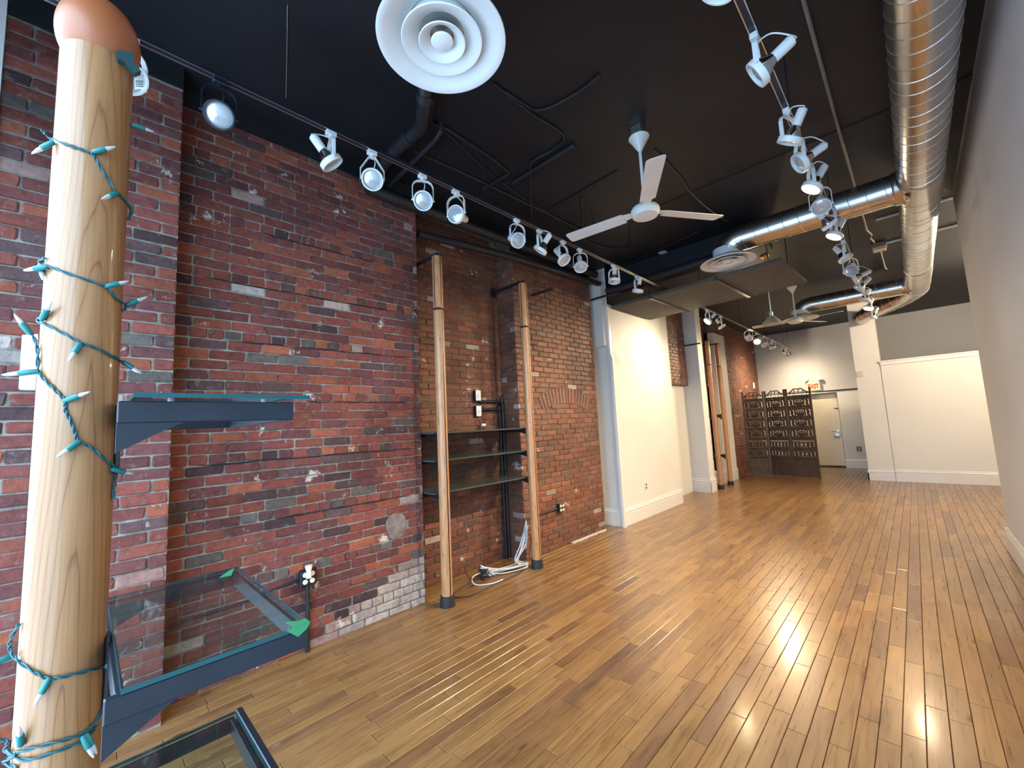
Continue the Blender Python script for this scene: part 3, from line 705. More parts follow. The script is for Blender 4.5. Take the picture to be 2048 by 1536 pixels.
# shared light-head meshes: pivot at the origin, lens looking down -Z
def head_meshes(white):
    body = M['white_metal'] if white else M['black_metal']
    d = {}
    d['ring'] = MB().lathe([(.0585, -.020), (.066, -.020), (.0675, -.016), (.0675, .010), (.062, .014), (.0585, .010), (.0585, -.020)], n=32, caps=False).mesh('ring', body, True)
    d['lamp'] = MB().lathe([(.058, -.004), (.057, .006), (.048, .028), (.036, .050), (.026, .066), (.022, .078)], n=28, caps=False).mesh('reflector', M['reflector'], True)
    for k, m in (('lens', M['lens']), ('lens_lit', M['lit'])):
        d[k] = MB().lathe([(0, -.017), (.022, -.0155), (.040, -.011), (.0585, -.003)], n=28, caps=False).mesh('lens', m, True)
    d['can'] = MB().lathe([(.020, .070), (.0255, .074), (.0265, .150), (.024, .160), (.0, .162)], n=24, caps=False).mesh('lamp_holder', body, True)
    a = MB().bbox(-.018, .018, -.030, .030, -.030, 0, .004); a.lathe([(.014, -.05), (.014, -.03)], n=12); d['adapter'] = a.mesh('adapter', body)
    # yoke: U strap, arms along local X, hanging from z=0 (adapter bottom) to the pivot at z=-D
    D = .145; w = .011; R = .0715
    path = [(-R, -D), (-R, -.045), (-R + .012, -.018), (-R + .035, -.003), (0, 0), (R - .035, -.003), (R - .012, -.018), (R, -.045), (R, -D)]
    vs, fs = [], []
    th = .0028
    for i, (x, z) in enumerate(path):
        a_ = Vector(path[min(i + 1, 8)]) - Vector(path[max(i - 1, 0)]); a_.normalize(); nx, nz = -a_.y * th, a_.x * th
        vs += [(x - nx, -w, z - nz), (x + nx, -w, z + nz), (x + nx, w, z + nz), (x - nx, w, z - nz)]
    for i in range(8):
        for k in range(4): fs.append((i * 4 + k, i * 4 + (k + 1) % 4, i * 4 + 4 + (k + 1) % 4, i * 4 + 4 + k))
    fs += [(3, 2, 1, 0), (32, 33, 34, 35)]
    y = MB().add(vs, fs)
    for s in (-1, 1): y.tube([(s * (R - .004), 0, -D), (s * (R + .008), 0, -D)], .006, 8)
    d['yoke'] = y.mesh('yoke', body); d['D'] = D; d['body'] = body
    # angular yoke (tapering straight arms)
    path = [(-R, -D), (-R, -.085), (-.02, 0), (0, .001), (.02, 0), (R, -.085), (R, -D)]
    vs, fs = [], []
    for i, (x, z) in enumerate(path):
        a_ = Vector(path[min(i + 1, 6)]) - Vector(path[max(i - 1, 0)]); a_.normalize(); nx, nz = -a_.y * th, a_.x * th
        vs += [(x - nx, -w, z - nz), (x + nx, -w, z + nz), (x + nx, w, z + nz), (x - nx, w, z - nz)]
    for i in range(6):
        for k in range(4): fs.append((i * 4 + k, i * 4 + (k + 1) % 4, i * 4 + 4 + (k + 1) % 4, i * 4 + 4 + k))
    fs += [(3, 2, 1, 0), (24, 25, 26, 27)]
    d['yoke_v'] = MB().add(vs, fs).mesh('yoke', body)
    return d
HW, HB = head_meshes(True), head_meshes(False)
def track_light(px, py, x, z, aim, label, group, lit=False, black=False, vyoke=False, power=60, name='track_light', y=None, target=None):
    H = HB if black else HW
    p = at_z(px, py, z); yy = p.y if y is None else y
    t = thing(name, (x, yy, z), label, 'track light', group)
    put('adapter', H['adapter'], t)
    a = (Vector(target) - Vector((x, yy, z - .2))).normalized() if target else aim_world(px, py + 50, aim); hz = Vector((a.x, a.y, 0))
    arm = Vector((0, 0, 1)).cross(hz if hz.length > .05 else Vector((0, 1, 0))).normalized()
    qy = Quaternion((0, 0, 1), math.atan2(arm.y, arm.x))
    ztop = -.048
    put('yoke', H['yoke_v' if vyoke else 'yoke'], t, (0, 0, ztop), qy)
    zax = -a; xax = arm; yax = zax.cross(xax).normalized()
    qh = Matrix((xax, yax, zax)).transposed().to_quaternion()
    piv = Vector((0, 0, ztop - H['D']))
    put('ring', H['ring'], t, piv, qh)
    rf = put('reflector', H['lamp'], t, piv, qh)
    ln = put('lens', H['lens_lit' if lit else 'lens'], t, piv, qh, 'glowing warm lens' if lit else None)
    put('lamp_holder', H['can'], t, piv, qh)
    e = piv + zax * .155
    s0 = Vector((0, 0, ztop + .004)); mid = (s0 + e) / 2 + Vector((0, 0, .03)) + xax * .02
    cm = MB().tube(catmull([s0, mid, e + zax * .018, e], 5), .0035, 6); put('cord', cm.mesh('cord', H['body'], True), t)
    if lit:
        ld = bpy.data.lights.new('lamp_light', 'SPOT'); ld.energy = power; ld.color = WARM; ld.spot_size = math.radians(125); ld.spot_blend = 1.0; ld.shadow_soft_size = .05
        lo = bpy.data.objects.new('lamp_light', ld); COL.objects.link(lo); lo.parent = t; lo.location = piv + a * .03
        lo.rotation_mode = 'QUATERNION'; lo.rotation_quaternion = qh
    return t
vd = view_dir
GL, GR, GB = 'track lights beside the brick wall', 'track lights beside the spiral duct', 'track lights beyond the dropped panel'
LX, RX_ = -2.32, -.36
L = [((262, 70), vd(.3, -.4, .8), 'white track light half hidden behind the brown ball of the column'),
     ((440, 158), vd(.0, -.05, 1), 'black track light with a round glass face, the only black one'),
     ((663, 262), vd(.45, -.83, .34), 'white track light with its holder tipped away and lens down, beside the black one'),
     ((743, 303), vd(0, -.12, 1), 'white track light on a tapered V-shaped yoke, next to the tipped one'),
     ((844, 350), vd(.05, -.1, 1), 'white track light facing out on a round-shouldered yoke next to the V-shaped one'),
     ((909, 382), vd(-.45, .22, .85), 'white track light tilted up with its holder showing below the ring'),
     ((1034, 438), vd(.42, -.12, .85), 'white track light turned towards the room before the near fan'),
     ((1078, 460), vd(-.5, -.8, .15), 'white track light turned away with its silver bulb side showing'),
     ((1125, 482), vd(.55, -.6, .6), 'white track light aimed down at the floor past the near fan blade'),
     ((1158, 498), vd(.12, -.6, .75), 'white track light beside the one aimed past the fan blade, on a narrow yoke'),
     ((1224, 530), vd(.02, -.9, .4), 'white track light hanging straight down near the dropped panel with a looped cord'),
     ((1275, 551), vd(-.1, -.95, .15), 'last white track light on the brick-side track, before the dropped panel')]
for i, (p, a, lab) in enumerate(L): track_light(*p, LX, TZ, a, lab, GL, black=(i == 1), vyoke=(i == 3))
R = [((1400, -95), vd(-.1, -.7, .5), 'white track light on the duct-side track beside the near diffuser', 0),
     ((1510, 70), vd(-.62, -.75, .25), 'big white track light with a silver bulb angled away from the duct', 0),
     ((1572, 220), vd(-.1, -.95, .18), 'white track light pointing straight down next to the angled one', 0),
     ((1592, 270), vd(-.65, -.6, .45), 'unlit white track light tilted just before the glowing one', 0),
     ((1615, 325), vd(-.25, -.85, .45), 'glowing white track light before the first branch duct', 1),
     ((1640, 365), vd(.12, -.40, .9), 'unlit white track light facing out before the first branch duct', 0),
     ((1655, 405), vd(.55, -.5, -.1), 'white track light with its holder swung sideways under the first branch duct', 0),
     ((1672, 428), vd(-.22, -.9, .4), 'glowing white track light under the first branch duct', 1),
     ((1690, 480), vd(.5, -.5, .2), 'white track light turned edge-on past the first branch duct', 0),
     ((1703, 508), vd(.3, .1, .8), 'white track light with its round holder towards the window', 0),
     ((1709, 526), vd(-.8, -.5, .1), 'white track light with a wide square yoke between the two branch ducts', 0),
     ((1717, 548), vd(-.5, -.7, .2), 'white track light hanging before the second branch duct', 0),
     ((1727, 574), vd(-.2, -.9, .2), 'white track light over the second branch duct', 0),
     ((1735, 592), vd(-.2, -.9, .4), 'glowing white track light beyond the second branch duct', 1),
     ((1743, 612), vd(-.3, -.9, .1), 'last white track light on the duct-side track, before the square column', 0)]
RT = {}
for i, (p, a, lab, lit) in enumerate(R): track_light(*p, RX_, TZ, a, lab, GR, lit=bool(lit), power=(240 if i == 13 else 340), target=RT.get(i))
B = [((1417, 618), vd(.0, -.45, .9), 'glowing track light nearest the dropped panel on the rear track', 1),
     ((1440, 632), vd(.5, -.7, .1), 'unlit white track light beside the glowing one nearest the dropped panel', 0),
     ((1497, 657), vd(.0, -.5, .8), 'unlit white track light facing out halfway along the rear track', 0),
     ((1513, 665), vd(-.1, -.5, .8), 'glowing track light halfway along the rear track', 1),
     ((1526, 672), vd(.3, -.6, .6), 'unlit white track light behind the glowing one halfway along the rear track', 0),
     ((1540, 680), vd(.2, -.9, .3), 'unlit white track light hanging down on the far half of the rear track', 0),
     ((1564, 690), vd(-.05, -.9, .4), 'glowing track light second from the back wall end of the rear track', 1),
     ((1576, 695), vd(.0, -.9, .4), 'glowing track light at the back wall end of the rear track', 1)]
BT = {0: (-3.14, 6.2, 2.0), 6: (-3.25, 12.7, 1.9), 7: (-2.1, 14.1, 1.8)}
for i, (p, a, lab, lit) in enumerate(B): track_light(*p, -2.26, 3.243, a, lab, GB, lit=bool(lit), power={0: 95, 3: 170, 6: 190, 7: 110}.get(i, 80), target=BT.get(i))

# ---- ceiling fans
def fan(x, y, azs, label):
    f = thing('ceiling_fan', (x, y, CEIL), label, 'ceiling fan', 'three-blade white ceiling fans')
    MB().bbox(x - .045, x + .045, y - .045, y + .045, CEIL - .075, CEIL, .004).build('ceiling_box', M['galv'], f)
    MB().tube([(x, y, CEIL - .07), (x, y, CEIL - .13)], .012, 10).build('hook', M['black_metal'], f)
    MB().lathe([(.078, 0), (.080, -.004), (.076, -.008), (.016, -.115), (.013, -.12)], (x, y, 3.735), 36, False).build('canopy', M['fan_white'], f, True)
    MB().tube([(x, y, 3.72), (x, y, 3.15)], .0125, 12).build('downrod', M['fan_white'], f, True)
    MB().lathe([(.0, .075), (.035, .075), (.05, .06), (.098, .045), (.108, .03), (.110, .012), (.100, .006), (.101, -.012), (.094, -.022), (.085, -.024), (.0, -.026)], (x, y, 3.10), 40).build('motor_housing', M['fan_white'], f, True)
    for az in azs:
        q = math.radians(az); g = MB()
        w0, w1, r0, r1 = .058, .064, .17, .68
        pts = [(r0, -w0), (r1 - .025, -w1), (r1 - .006, -w1 + .006), (r1, -w1 + .025), (r1, w1 - .025), (r1 - .006, w1 - .006), (r1 - .025, w1), (r0, w0)]
        g.prism([(a, b, -.002) for a, b in pts], (0, 0, .004))
        m = Matrix.Translation((x, y, 3.118)) @ Matrix.Rotation(q, 4, 'Z') @ Matrix.Rotation(math.radians(10), 4, 'X')
        b = g.xf(m).build('blade', M['fan_white'], f)
        k = MB().prism([(.09, -.025, .003), (.20, -.045, .003), (.215, 0, .003), (.20, .045, .003), (.09, .025, .003)], (0, 0, .004)).xf(m).build('blade_bracket', M['fan_white'], f)
    return f
fan(-1.345, 2.985, (-58, 58, 187), 'three-blade white ceiling fan hung near the window end of the room')
fan(-1.345, 8.72, (-10, 62, 186), 'three-blade white ceiling fan beyond the dropped panel')
# pendant lamp
pd = thing('pendant_lamp', (-1.36, 6.94, CEIL), 'cream cone pendant lamp hanging on a long rod behind the dropped panel', 'pendant lamp')
MB().lathe([(.0, -.03), (.03, -.028), (.065, -.012), (.068, 0)], (-1.36, 6.94, CEIL), 28, False).build('ceiling_rose', M['brass'], pd, True)
MB().tube([(-1.36, 6.94, CEIL - .02), (-1.36, 6.94, 2.95)], .0065, 8).build('rod', M['white_metal'], pd, True)
MB().lathe([(.022, .06), (.024, .02), (.022, 0)], (-1.36, 6.94, 2.92), 20).build('lamp_holder', M['galv_seam'], pd, True)
MB().lathe([(.025, .0), (.045, -.016), (.120, -.100), (.132, -.118), (.138, -.128), (.133, -.128), (.116, -.102), (.042, -.020), (.025, -.004)], (-1.36, 6.94, 2.925), 40, False).build('shade', M['shade'], pd, True)
MB().lathe([(.0, -.11), (.02, -.105), (.028, -.085), (.018, -.05), (.012, -.02)], (-1.36, 6.94, 2.925), 16).build('bulb', M['lens'], pd, True)

# ================================================================== POLES AND NICHE
def pole(x, y, label, arm_to):
    t = thing('display_pole', (x, y, 0), label, 'pole', 'tall wooden display poles')
    MB().lathe([(.066, 0), (.066, .012), (.058, .085), (.050, .088)], (x, y, 0), 28).build('foot', M['rubber'], t, True)
    def shaft(nm, z0, z1, r):
        MB().lathe([(r, z0), (r, z1)], (x, y, 0), 36).build(nm, M['pole_wood'], t, True)
    shaft('lower_shaft', .08, 2.585, .0475)
    MB().lathe([(.045, 2.58), (.045, 2.615)], (x, y, 0), 28).build('joint_band', M['rubber'], t, True)
    shaft('upper_shaft', 2.61, 3.10, .0475)
    for q, nm in ((0, 'slot_channel'), (180, 'slot_channel')):
        m = Matrix.Translation((x, y, 0)) @ Matrix.Rotation(math.radians(q), 4, 'Z')
        MB().box(.044, .0483, -.0065, .0065, .09, 2.58).xf(m).build(nm, M['black_metal'], t)
        for s in (-1, 1): MB().tube([(.0478, s * .008, .09), (.0478, s * .008, 2.58)], .0022, 6).xf(m).build('slot_lip', M['pole_wood'], t)
    for q in (0, -75, 180, 105):
        m = Matrix.Translation((x, y, 0)) @ Matrix.Rotation(math.radians(q), 4, 'Z')
        MB().box(.044, .0483, -.004, .004, 2.62, 3.095).xf(m).build('slot_channel', M['black_metal'], t)
    MB().lathe([(.050, 3.10), (.050, 3.115), (.03, 3.125), (.0, 3.13)], (x, y, 0), 28).build('top_cap', M['black_metal'], t, True)
    MB().box(arm_to, x + .02, y - .012, y + .012, 3.115, 3.14).build('wall_arm', M['black_metal'], t)
    MB().bbox(arm_to, arm_to + .012, y - .035, y + .035, 3.07, 3.18, .003).build('arm_plate', M['black_metal'], t)
    return t
POLEX = -3.04
pole(POLEX, 2.225, 'tall wooden pole at the end of the dark shelves beside the red brick panel', NX + .014)
pole(POLEX, 3.40, 'tall wooden pole at the end of the dark shelves beside the brick pier', NX + .014)
pole(POLEX, 9.23, 'tall wooden pole beyond the white boxed-out wall, beside the tall white pilaster', -3.36)
pole(POLEX, 9.85, 'tall wooden pole beyond the white boxed-out wall, before the flat-topped pilaster', -3.36)
tag(MB().bbox(PX + .012, -2.95, 3.82, 3.845, 3.10, 3.125, .003).build('steel_bracket', M['black_metal']), 'black steel arm sticking out of the brick pier with no pole', 'bracket')
tag(MB().bbox(PX - .02, -2.85, 5.20, 5.225, 3.31, 3.335, .003).build('steel_bracket', M['black_metal']), 'black steel arm beside the white post end', 'bracket')
tag(MB().bbox(-3.305, -2.98, 8.64, 8.665, 2.98, 3.005, .003).build('steel_bracket', M['black_metal']), 'black steel arm before the tall white pilaster', 'bracket')
for z, lab in ((1.463, 'topmost dark shelf in the brick niche'), (1.215, 'middle dark shelf in the brick niche'), (.93, 'lowest dark shelf in the brick niche')):
    s = thing('wall_shelf', (-3.3, 2.8, z), lab, 'shelf', 'dark shelves in the brick niche')
    MB().bbox(-3.52, -3.10, 2.16, 3.47, z, z + .016, .003).build('shelf_board', M['shelf_top'], s)
    for y in (2.225, 3.40):
        MB().prism([(-3.09, y - .012, z), (-3.50, y - .012, z), (-3.50, y - .012, z - .022), (-3.20, y - .012, z - .03), (-3.09, y - .012, z - .055)], (0, .024, 0)).build('bracket', M['black_metal'], s)
for y in (9.23, 9.85):
    for z, zl in ((1.535, 'upper'), (.66, 'lower')):
        who = 'pole beside the tall pilaster' if y < 9.5 else 'pole before the flat-topped pilaster'
        b = thing('shelf_bracket', (-3.15, y, z), f'empty black {zl} shelf bracket on the {who}', 'bracket', 'empty shelf brackets on the paired poles')
        MB().prism([(-3.092, y - .015, z), (-3.38, y - .015, z), (-3.38, y - .015, z - .045), (-3.16, y - .015, z - .055), (-3.092, y - .015, z - .10)], (0, .03, 0)).build('arm', M['black_metal'], b)
        MB().bbox(-3.102, -3.0915, y - .02, y + .02, z - .11, z + .01, .002).build('mounting_plate', M['black_metal'], b)
# niche conduits, boxes
cv = thing('wall_conduit', (-3.53, 3.4, 0), 'pair of black conduits bending to the switch boxes in the niche corner', 'conduit')
for dx, z, y0 in ((0, 1.795, 3.10), (.0, 1.705, 3.10)):
    yv = 3.46 if z > 1.75 else 3.415
    r_ = .05
    MB().tube(catmull([(NX + .035, y0, z), (NX + .035, yv - r_ * 1.6, z), (NX + .035, yv - .02, z - .02), (NX + .035, yv, z - r_ * 1.6), (NX + .035, yv, .0)], 5), .017, 12).build('pipe', M['black_pipe'], cv, True)
for z, lab in ((1.865, 'upper grey-white switch box on the niche wall'), (1.69, 'lower grey-white switch box on the niche wall')):
    b = thing('switch_box', (NX + .03, 3.06, z - .06), lab, 'switch box', 'switch boxes in the niche')
    MB().bbox(NX + .005, NX + .055, 3.03, 3.10, z - .065, z + .055, .004).build('box', M['black_metal'], b)
    MB().bbox(NX + .055, NX + .062, 3.028, 3.102, z - .062, z + .056, .003).build('cover_plate', M['paper'], b)
    MB().bbox(NX + .060, NX + .072, 3.055, 3.075, z - .03, z + .01, .002).build('toggle', M['bulb_box'], b)
tag(MB().tube(catmull([(NX + .07, 3.10, 1.66), (NX + .08, 3.12, 1.58), (NX + .07, 3.11, 1.52), (NX + .05, 3.14, 1.40), (NX + .05, 3.2, 1.25), (NX + .06, 3.2, 1.10), (NX + .07, 3.13, 1.05)], 5), .004, 6).build('hanging_cord', M['black_cable'], None, True), 'thin dark cord hanging from the switch box behind the shelves', 'cord')
tag(MB().bbox(NX + .06, NX + .085, 3.085, 3.145, 1.515, 1.545, .004).build('cord_plug', M['bulb_box']), 'small white plug on the cord below the switch boxes', 'plug')
# quad outlet on the pier
def quad_outlet(nm, x, y, z, lab, w=.105):
    b = thing(nm, (x, y, z - w / 2), lab, 'outlet')
    MB().bbox(x, x + .045, y - w / 2, y + w / 2, z - w / 2, z + w / 2, .005).build('box', M['black_metal'], b)
    for a in (-1, 1):
        for c in (-1, 1):
            m = Matrix.Translation((x + .045, y + a * .024, z + c * .024)) @ Matrix.Rotation(PI / 2, 4, 'Y')
            MB().lathe([(.0, .005), (.015, .005), (.017, .003), (.017, 0)], n=18).xf(m).build('receptacle', M['exit_face'], b, True)
    return b
quad_outlet('wall_outlet', PX + .012, 4.125, .474, 'black quad outlet box on the brick pier')
tag(MB().tube([(PX + .03, 4.07, .474), (PX + .03, 3.6, .462), (PX + .03, 3.46, .45)], .011, 8).build('wall_conduit', M['black_pipe'], None, True), 'black conduit running to the quad outlet on the brick pier', 'conduit')
tag(MB().tube(catmull([(PX + .04, 3.62, .45), (PX + .05, 3.60, .33), (PX + .05, 3.55, .22), (PX + .06, 3.49, .12), (PX + .08, 3.47, .01)], 5), .0045, 6).build('loose_cord', M['black_cable'], None, True), 'thin black cord drooping down the brick pier', 'cord')
q = quad_outlet('wall_outlet', P1X + .012, 1.145, .505, 'black quad outlet box with a white night light on the red brick', .11)
MB().lathe([(.018, 0), (.020, .02), (.016, .045), (.024, .075), (.024, .085), (.0, .087)], (P1X + .085, 1.135, .512), 20).build('night_light', M['bulb_box'], q, True)
MB().tube([(P1X + .05, 1.135, .525), (P1X + .085, 1.135, .525)], .012, 10).build('night_light_plug', M['bulb_box'], q, True)
tag(MB().tube([(P1X + .03, 1.147, .45), (P1X + .03, 1.147, 0)], .015, 12).build('wall_conduit', M['black_pipe'], None, True), 'upright black conduit below the night light', 'conduit')
tag(MB().tube([(P1X + .02, 1.09, .50), (P1X + .02, .75, .455), (P1X + .02, .4, .44)], .007, 8).build('extension_cable', M['black_cable'], None, True), 'black cable clipped along the brick to the night light outlet', 'cord')
# white and black cable tangle
wc = thing('white_cable_bundle', (-3.2, 3.2, 0), 'tangle of white cables hanging beside the pole and lying on the floor', 'cable bundle')
for k in range(9):
    a = rnd(-.03, .03); top = Vector((-3.20 + a * .6, 3.42 + rnd(-.03, .03), .42 + rnd(-.05, .08)))
    pts = [Vector((-3.24, 3.45, .30)), top, Vector((-3.15 + a, 3.33 + rnd(-.06, .04), .25)), Vector((-3.17 + a, 3.22 + rnd(-.03, .03), .09)), Vector((-3.15 + rnd(-.06, .06), 3.27 + rnd(-.05, .10), .012 + k * .005)),
           Vector((-3.20 + rnd(-.08, .05), 3.0 + rnd(-.06, .06), .012 + k * .007)), Vector((-3.30 + rnd(-.05, .03), 2.84 + rnd(-.05, .05), .03 + k * .012)), Vector((-3.25 + rnd(-.04, .06), 2.95 + rnd(-.08, .08), .012 + k * .004))]
    MB().tube(catmull(pts, 6), .0045, 6).build('cable', M['white_cable'], wc, True)
MB().tube(catmull([(-3.26, 2.95, .06), (-3.28, 2.72, .05), (-3.18, 2.66, .012), (-3.08, 2.78, .009), (-3.07, 2.92, .009)], 6), .006, 8).build('loose_end', M['white_cable'], wc, True)
bc = thing('black_cable_bundle', (-3.25, 2.8, 0), 'knot of black cables looped on the floor below the shelves', 'cable bundle')
for k in range(6):
    pts = []
    for j in range(8):
        q_ = j * PI / 3.2 + k; pts.append(Vector((-3.27 + .05 * math.cos(q_ * 1.3 + k), 2.84 + .035 * math.sin(q_), .05 + .045 * math.sin(q_ * .9 + k * 2))))
    MB().tube(catmull(pts, 5), .0045, 6).build('cable', M['black_cable'], bc, True)
MB().tube(catmull([(-3.27, 2.86, .06), (-3.30, 2.70, .15), (-3.26, 2.60, .16), (-3.25, 2.66, .05), (-3.2, 2.80, .03)], 6), .004, 6).build('cable', M['black_cable'], bc, True)
MB().tube(catmull([(-3.26, 2.80, .03), (-3.22, 2.45, .006), (-3.12, 2.36, .006), (-3.03, 2.50, .006), (-3.05, 2.8, .006), (-3.06, 3.1, .006), (-3.12, 3.3, .006)], 6), .004, 6).build('cable', M['black_cable'], bc, True)
ys = [4.32 + k * .058 for k in range(15)]
poly = [(PX + .014, y, 0) for y in ys] + [(PX + .014 + rnd(.012, .045), y, 0) for y in reversed(ys)]
tag(MB().prism(poly, (0, 0, .014)).build('plaster_strip', M['plaster']), 'strip of crumbled white plaster along the foot of the brick pier', 'plaster strip')

# ================================================================== NEAR COLUMN, SHELVES, STRING LIGHTS
CX, CY, CR = -1.1, -.0102, .0526
ZT = CAM_H + .7685
col = thing('display_column', (CX, CY, 0), 'fat pale wooden column with a brown ball on top, wound with string lights', 'column')
MB().lathe([(CR, .02), (CR, ZT - .003), (CR - .003, ZT)], (CX, CY, 0), 64).build('shaft', M['column_wood'], col, True)
MB().lathe([(.075, 0), (.075, .012), (.062, .09), (CR, .092)], (CX, CY, 0), 36).build('foot', M['rubber'], col, True)
br, bz, n_ = .0625, .085, 24
prof = [(br * math.sin(PI * k / n_), -bz * math.cos(PI * k / n_)) for k in range(n_ + 1)]
MB().lathe(prof, (CX, CY, ZT + .045), 48, False).build('ball_finial', M['copper_ball'], col, True)
MB().box(CX - .001, CX + .0545 * 0 + .001, CY - CR - .0006, CY - CR + .001, .1, ZT - .004).build('veneer_seam', M['threshold'], col)

GX0, GX1, GY0, GY1 = -1.358, -.842, .050, .303
SH = [(1.568, 'topmost glass shelf on the fat wooden column', 'upper'), (1.150, 'middle glass shelf on the fat wooden column, taped in green', 'mid'), (.786, 'lowest glass shelf on the fat wooden column', 'low')]
for zg, lab, kind in SH:
    s = thing('glass_shelf', (CX, .18, zg), lab, 'shelf', 'glass shelves on the wooden column')
    ins = .02 if kind == 'upper' else .002
    fh = .034
    y1 = GY1 - (.022 if kind == 'upper' else .003); zt = zg - .001
    for x in (GX1 - .012 - ins, GX0 + ins): MB().bbox(x, x + .012, CY + .043, y1, zt - fh, zt, .0015).build('side_bar', M['black_metal'], s)
    MB().bbox(GX0 + ins + .012, GX1 - ins - .012, y1 - .010, y1, zt - fh, zt, .0015).build('end_bar', M['black_metal'], s)
    MB().bbox(GX0 + ins + .012, GX1 - ins - .012, CY + CR + .001, CY + CR + .012, zt - fh, zt, .0015).build('back_bar', M['black_metal'], s)
    for x in (GX1 - .012 - ins, GX0 + ins + .002):
        MB().prism([(x, CY + .043, zt - fh), (x, CY + .125, zt - fh), (x, CY + .10, zt - fh - .012), (x, CY + .043, zt - fh - .045)], (.010, 0, 0)).build('gusset', M['black_metal'], s)
    MB().bbox(CX - .02, CX + .02, CY + CR - .002, CY + CR + .006, zt - .12, zt + .01, .002).build('mounting_plate', M['black_metal'], s)
    zp = zg if kind != 'upper' else zg + .003
    pane = MB().box(GX0, GX1, GY0, GY1, zp + .0002, zp + .008).build('glass_pane', M['sheet_glass'], s)
    for a in ((GX1 - .0006, GX1 + .0006, GY0, GY1), (GX0 - .0006, GX0 + .0006, GY0, GY1), (GX0, GX1, GY1 - .0006, GY1 + .0006), (GX0, GX1, GY0 - .0006, GY0 + .0006)):
        MB().box(*a, zp + .0006, zp + .0076).build('pane_edge', M['glass_edge'], pane)
    if kind == 'upper':
        for x, y in ((GX0 + .06, .1), (GX1 - .06, .1), (GX0 + .06, .24), (GX1 - .06, .24), (CX, .27)):
            MB().lathe([(.005, 0), (.005, .004)], (x, y, zg - .001), 10).build('rubber_dot', M['bulb_glass'], s)
    if kind == 'mid':
        z8 = zp + .0085
        MB().prism([(GX0 + .012, GY1 - .010, z8), (GX0 + .075, GY1 - .030, z8), (GX0 + .070, GY1 - .055, z8), (GX0 + .02, GY1 - .022, z8)], (0, 0, .0006)).build('tape', M['tape'], s)
        MB().prism([(GX1 + .001, GY1 - .030, z8), (GX1 + .001, GY1 + .001, z8), (GX1 - .022, GY1 + .001, z8), (GX1 - .020, GY1 - .010, z8), (GX1 - .036, GY1 - .030, z8), (GX1 - .012, GY1 - .026, z8)], (0, 0, .0006)).build('tape', M['tape'], s)
        MB().prism([(GX1 + .0016, GY1 - .040, z8), (GX1 + .0016, GY1 + .001, z8), (GX1 + .0016, GY1 - .006, z8 - .010), (GX1 + .0016, GY1 - .020, z8 - .018)], (.0006, 0, 0)).build('tape', M['tape'], s)
    if kind == 'low':
        MB().bbox(GX0, GX1, GY1 + .001, GY1 + .016, zt - fh, zp + .012, .002).build('edge_strip', M['black_metal'], s)

# white adapter box behind the column
ab = thing('power_adapter', (CX, CY - .09, 1.6), 'white plastic adapter box tucked behind the fat wooden column', 'adapter')
c0 = at_y(58, 722, -.074) if False else None
pA = [at_x(*p, CX - .03) for p in ((44, 670), (76, 668), (76, 778), (37, 777))]
MB().prism([tuple(p) for p in pA], (-.03, 0, 0)).build('box', M['bulb_box'], ab)

# string lights
def cyl(px, py, lift=.003):
    d = ray(px, py); o = Vector((0, 0, CAM_H)); r = CR + lift
    a = d.x * d.x + d.y * d.y; b = -(d.x * CX + d.y * CY); c = CX * CX + CY * CY - r * r
    disc = b * b - a * c
    t = (-b - math.sqrt(disc)) / a if disc > 0 else -b / a
    return o + d * t
sl = thing('string_lights', (CX, CY, 1.0), 'green mini string lights wound around the fat wooden column', 'string lights')
wires = [[(92, 270), (84, 260), (100, 276), (130, 287), (160, 297), (182, 306), (190, 316), (205, 342), (232, 382), (252, 402), (262, 422), (257, 440)],
         [(90, 515), (79, 526), (100, 533), (140, 548), (198, 568), (215, 575), (235, 598), (253, 612), (246, 622)],
         [(90, 630), (75, 641), (92, 649), (130, 668), (160, 684), (192, 696), (226, 713), (246, 725)],
         [(54, 658), (66, 672), (75, 700), (76, 738), (86, 756), (106, 776), (124, 794), (130, 806), (131, 822), (141, 842), (150, 866), (156, 882), (176, 891), (202, 911), (224, 930), (232, 946), (229, 970), (226, 1000)],
         [(38, 1248), (21, 1280), (20, 1300), (35, 1320), (70, 1345), (98, 1357), (130, 1353), (180, 1341), (213, 1333)],
         [(214, 1338), (211, 1395), (192, 1443), (160, 1470), (110, 1485), (50, 1500), (18, 1510)],
         [(196, 1450), (168, 1480), (110, 1504), (50, 1520), (12, 1500)],
         [(-6, 1478), (16, 1482), (10, 1500), (30, 1510), (8, 1524), (34, 1536)]]
for w in wires:
    path = catmull([cyl(*p) for p in w], 7)
    for ph in (0, PI):
        tw = []
        for i, p in enumerate(path):
            t = (path[min(i + 1, len(path) - 1)] - path[max(i - 1, 0)]).normalized(); rad = Vector((p.x - CX, p.y - CY, 0)).normalized(); b = t.cross(rad)
            q = i * .7 + ph; tw.append(p + (rad * math.cos(q) + b * math.sin(q)) * .0016)
        MB().tube(tw, .0014, 6).build('cord', M['green_wire'], sl, True)
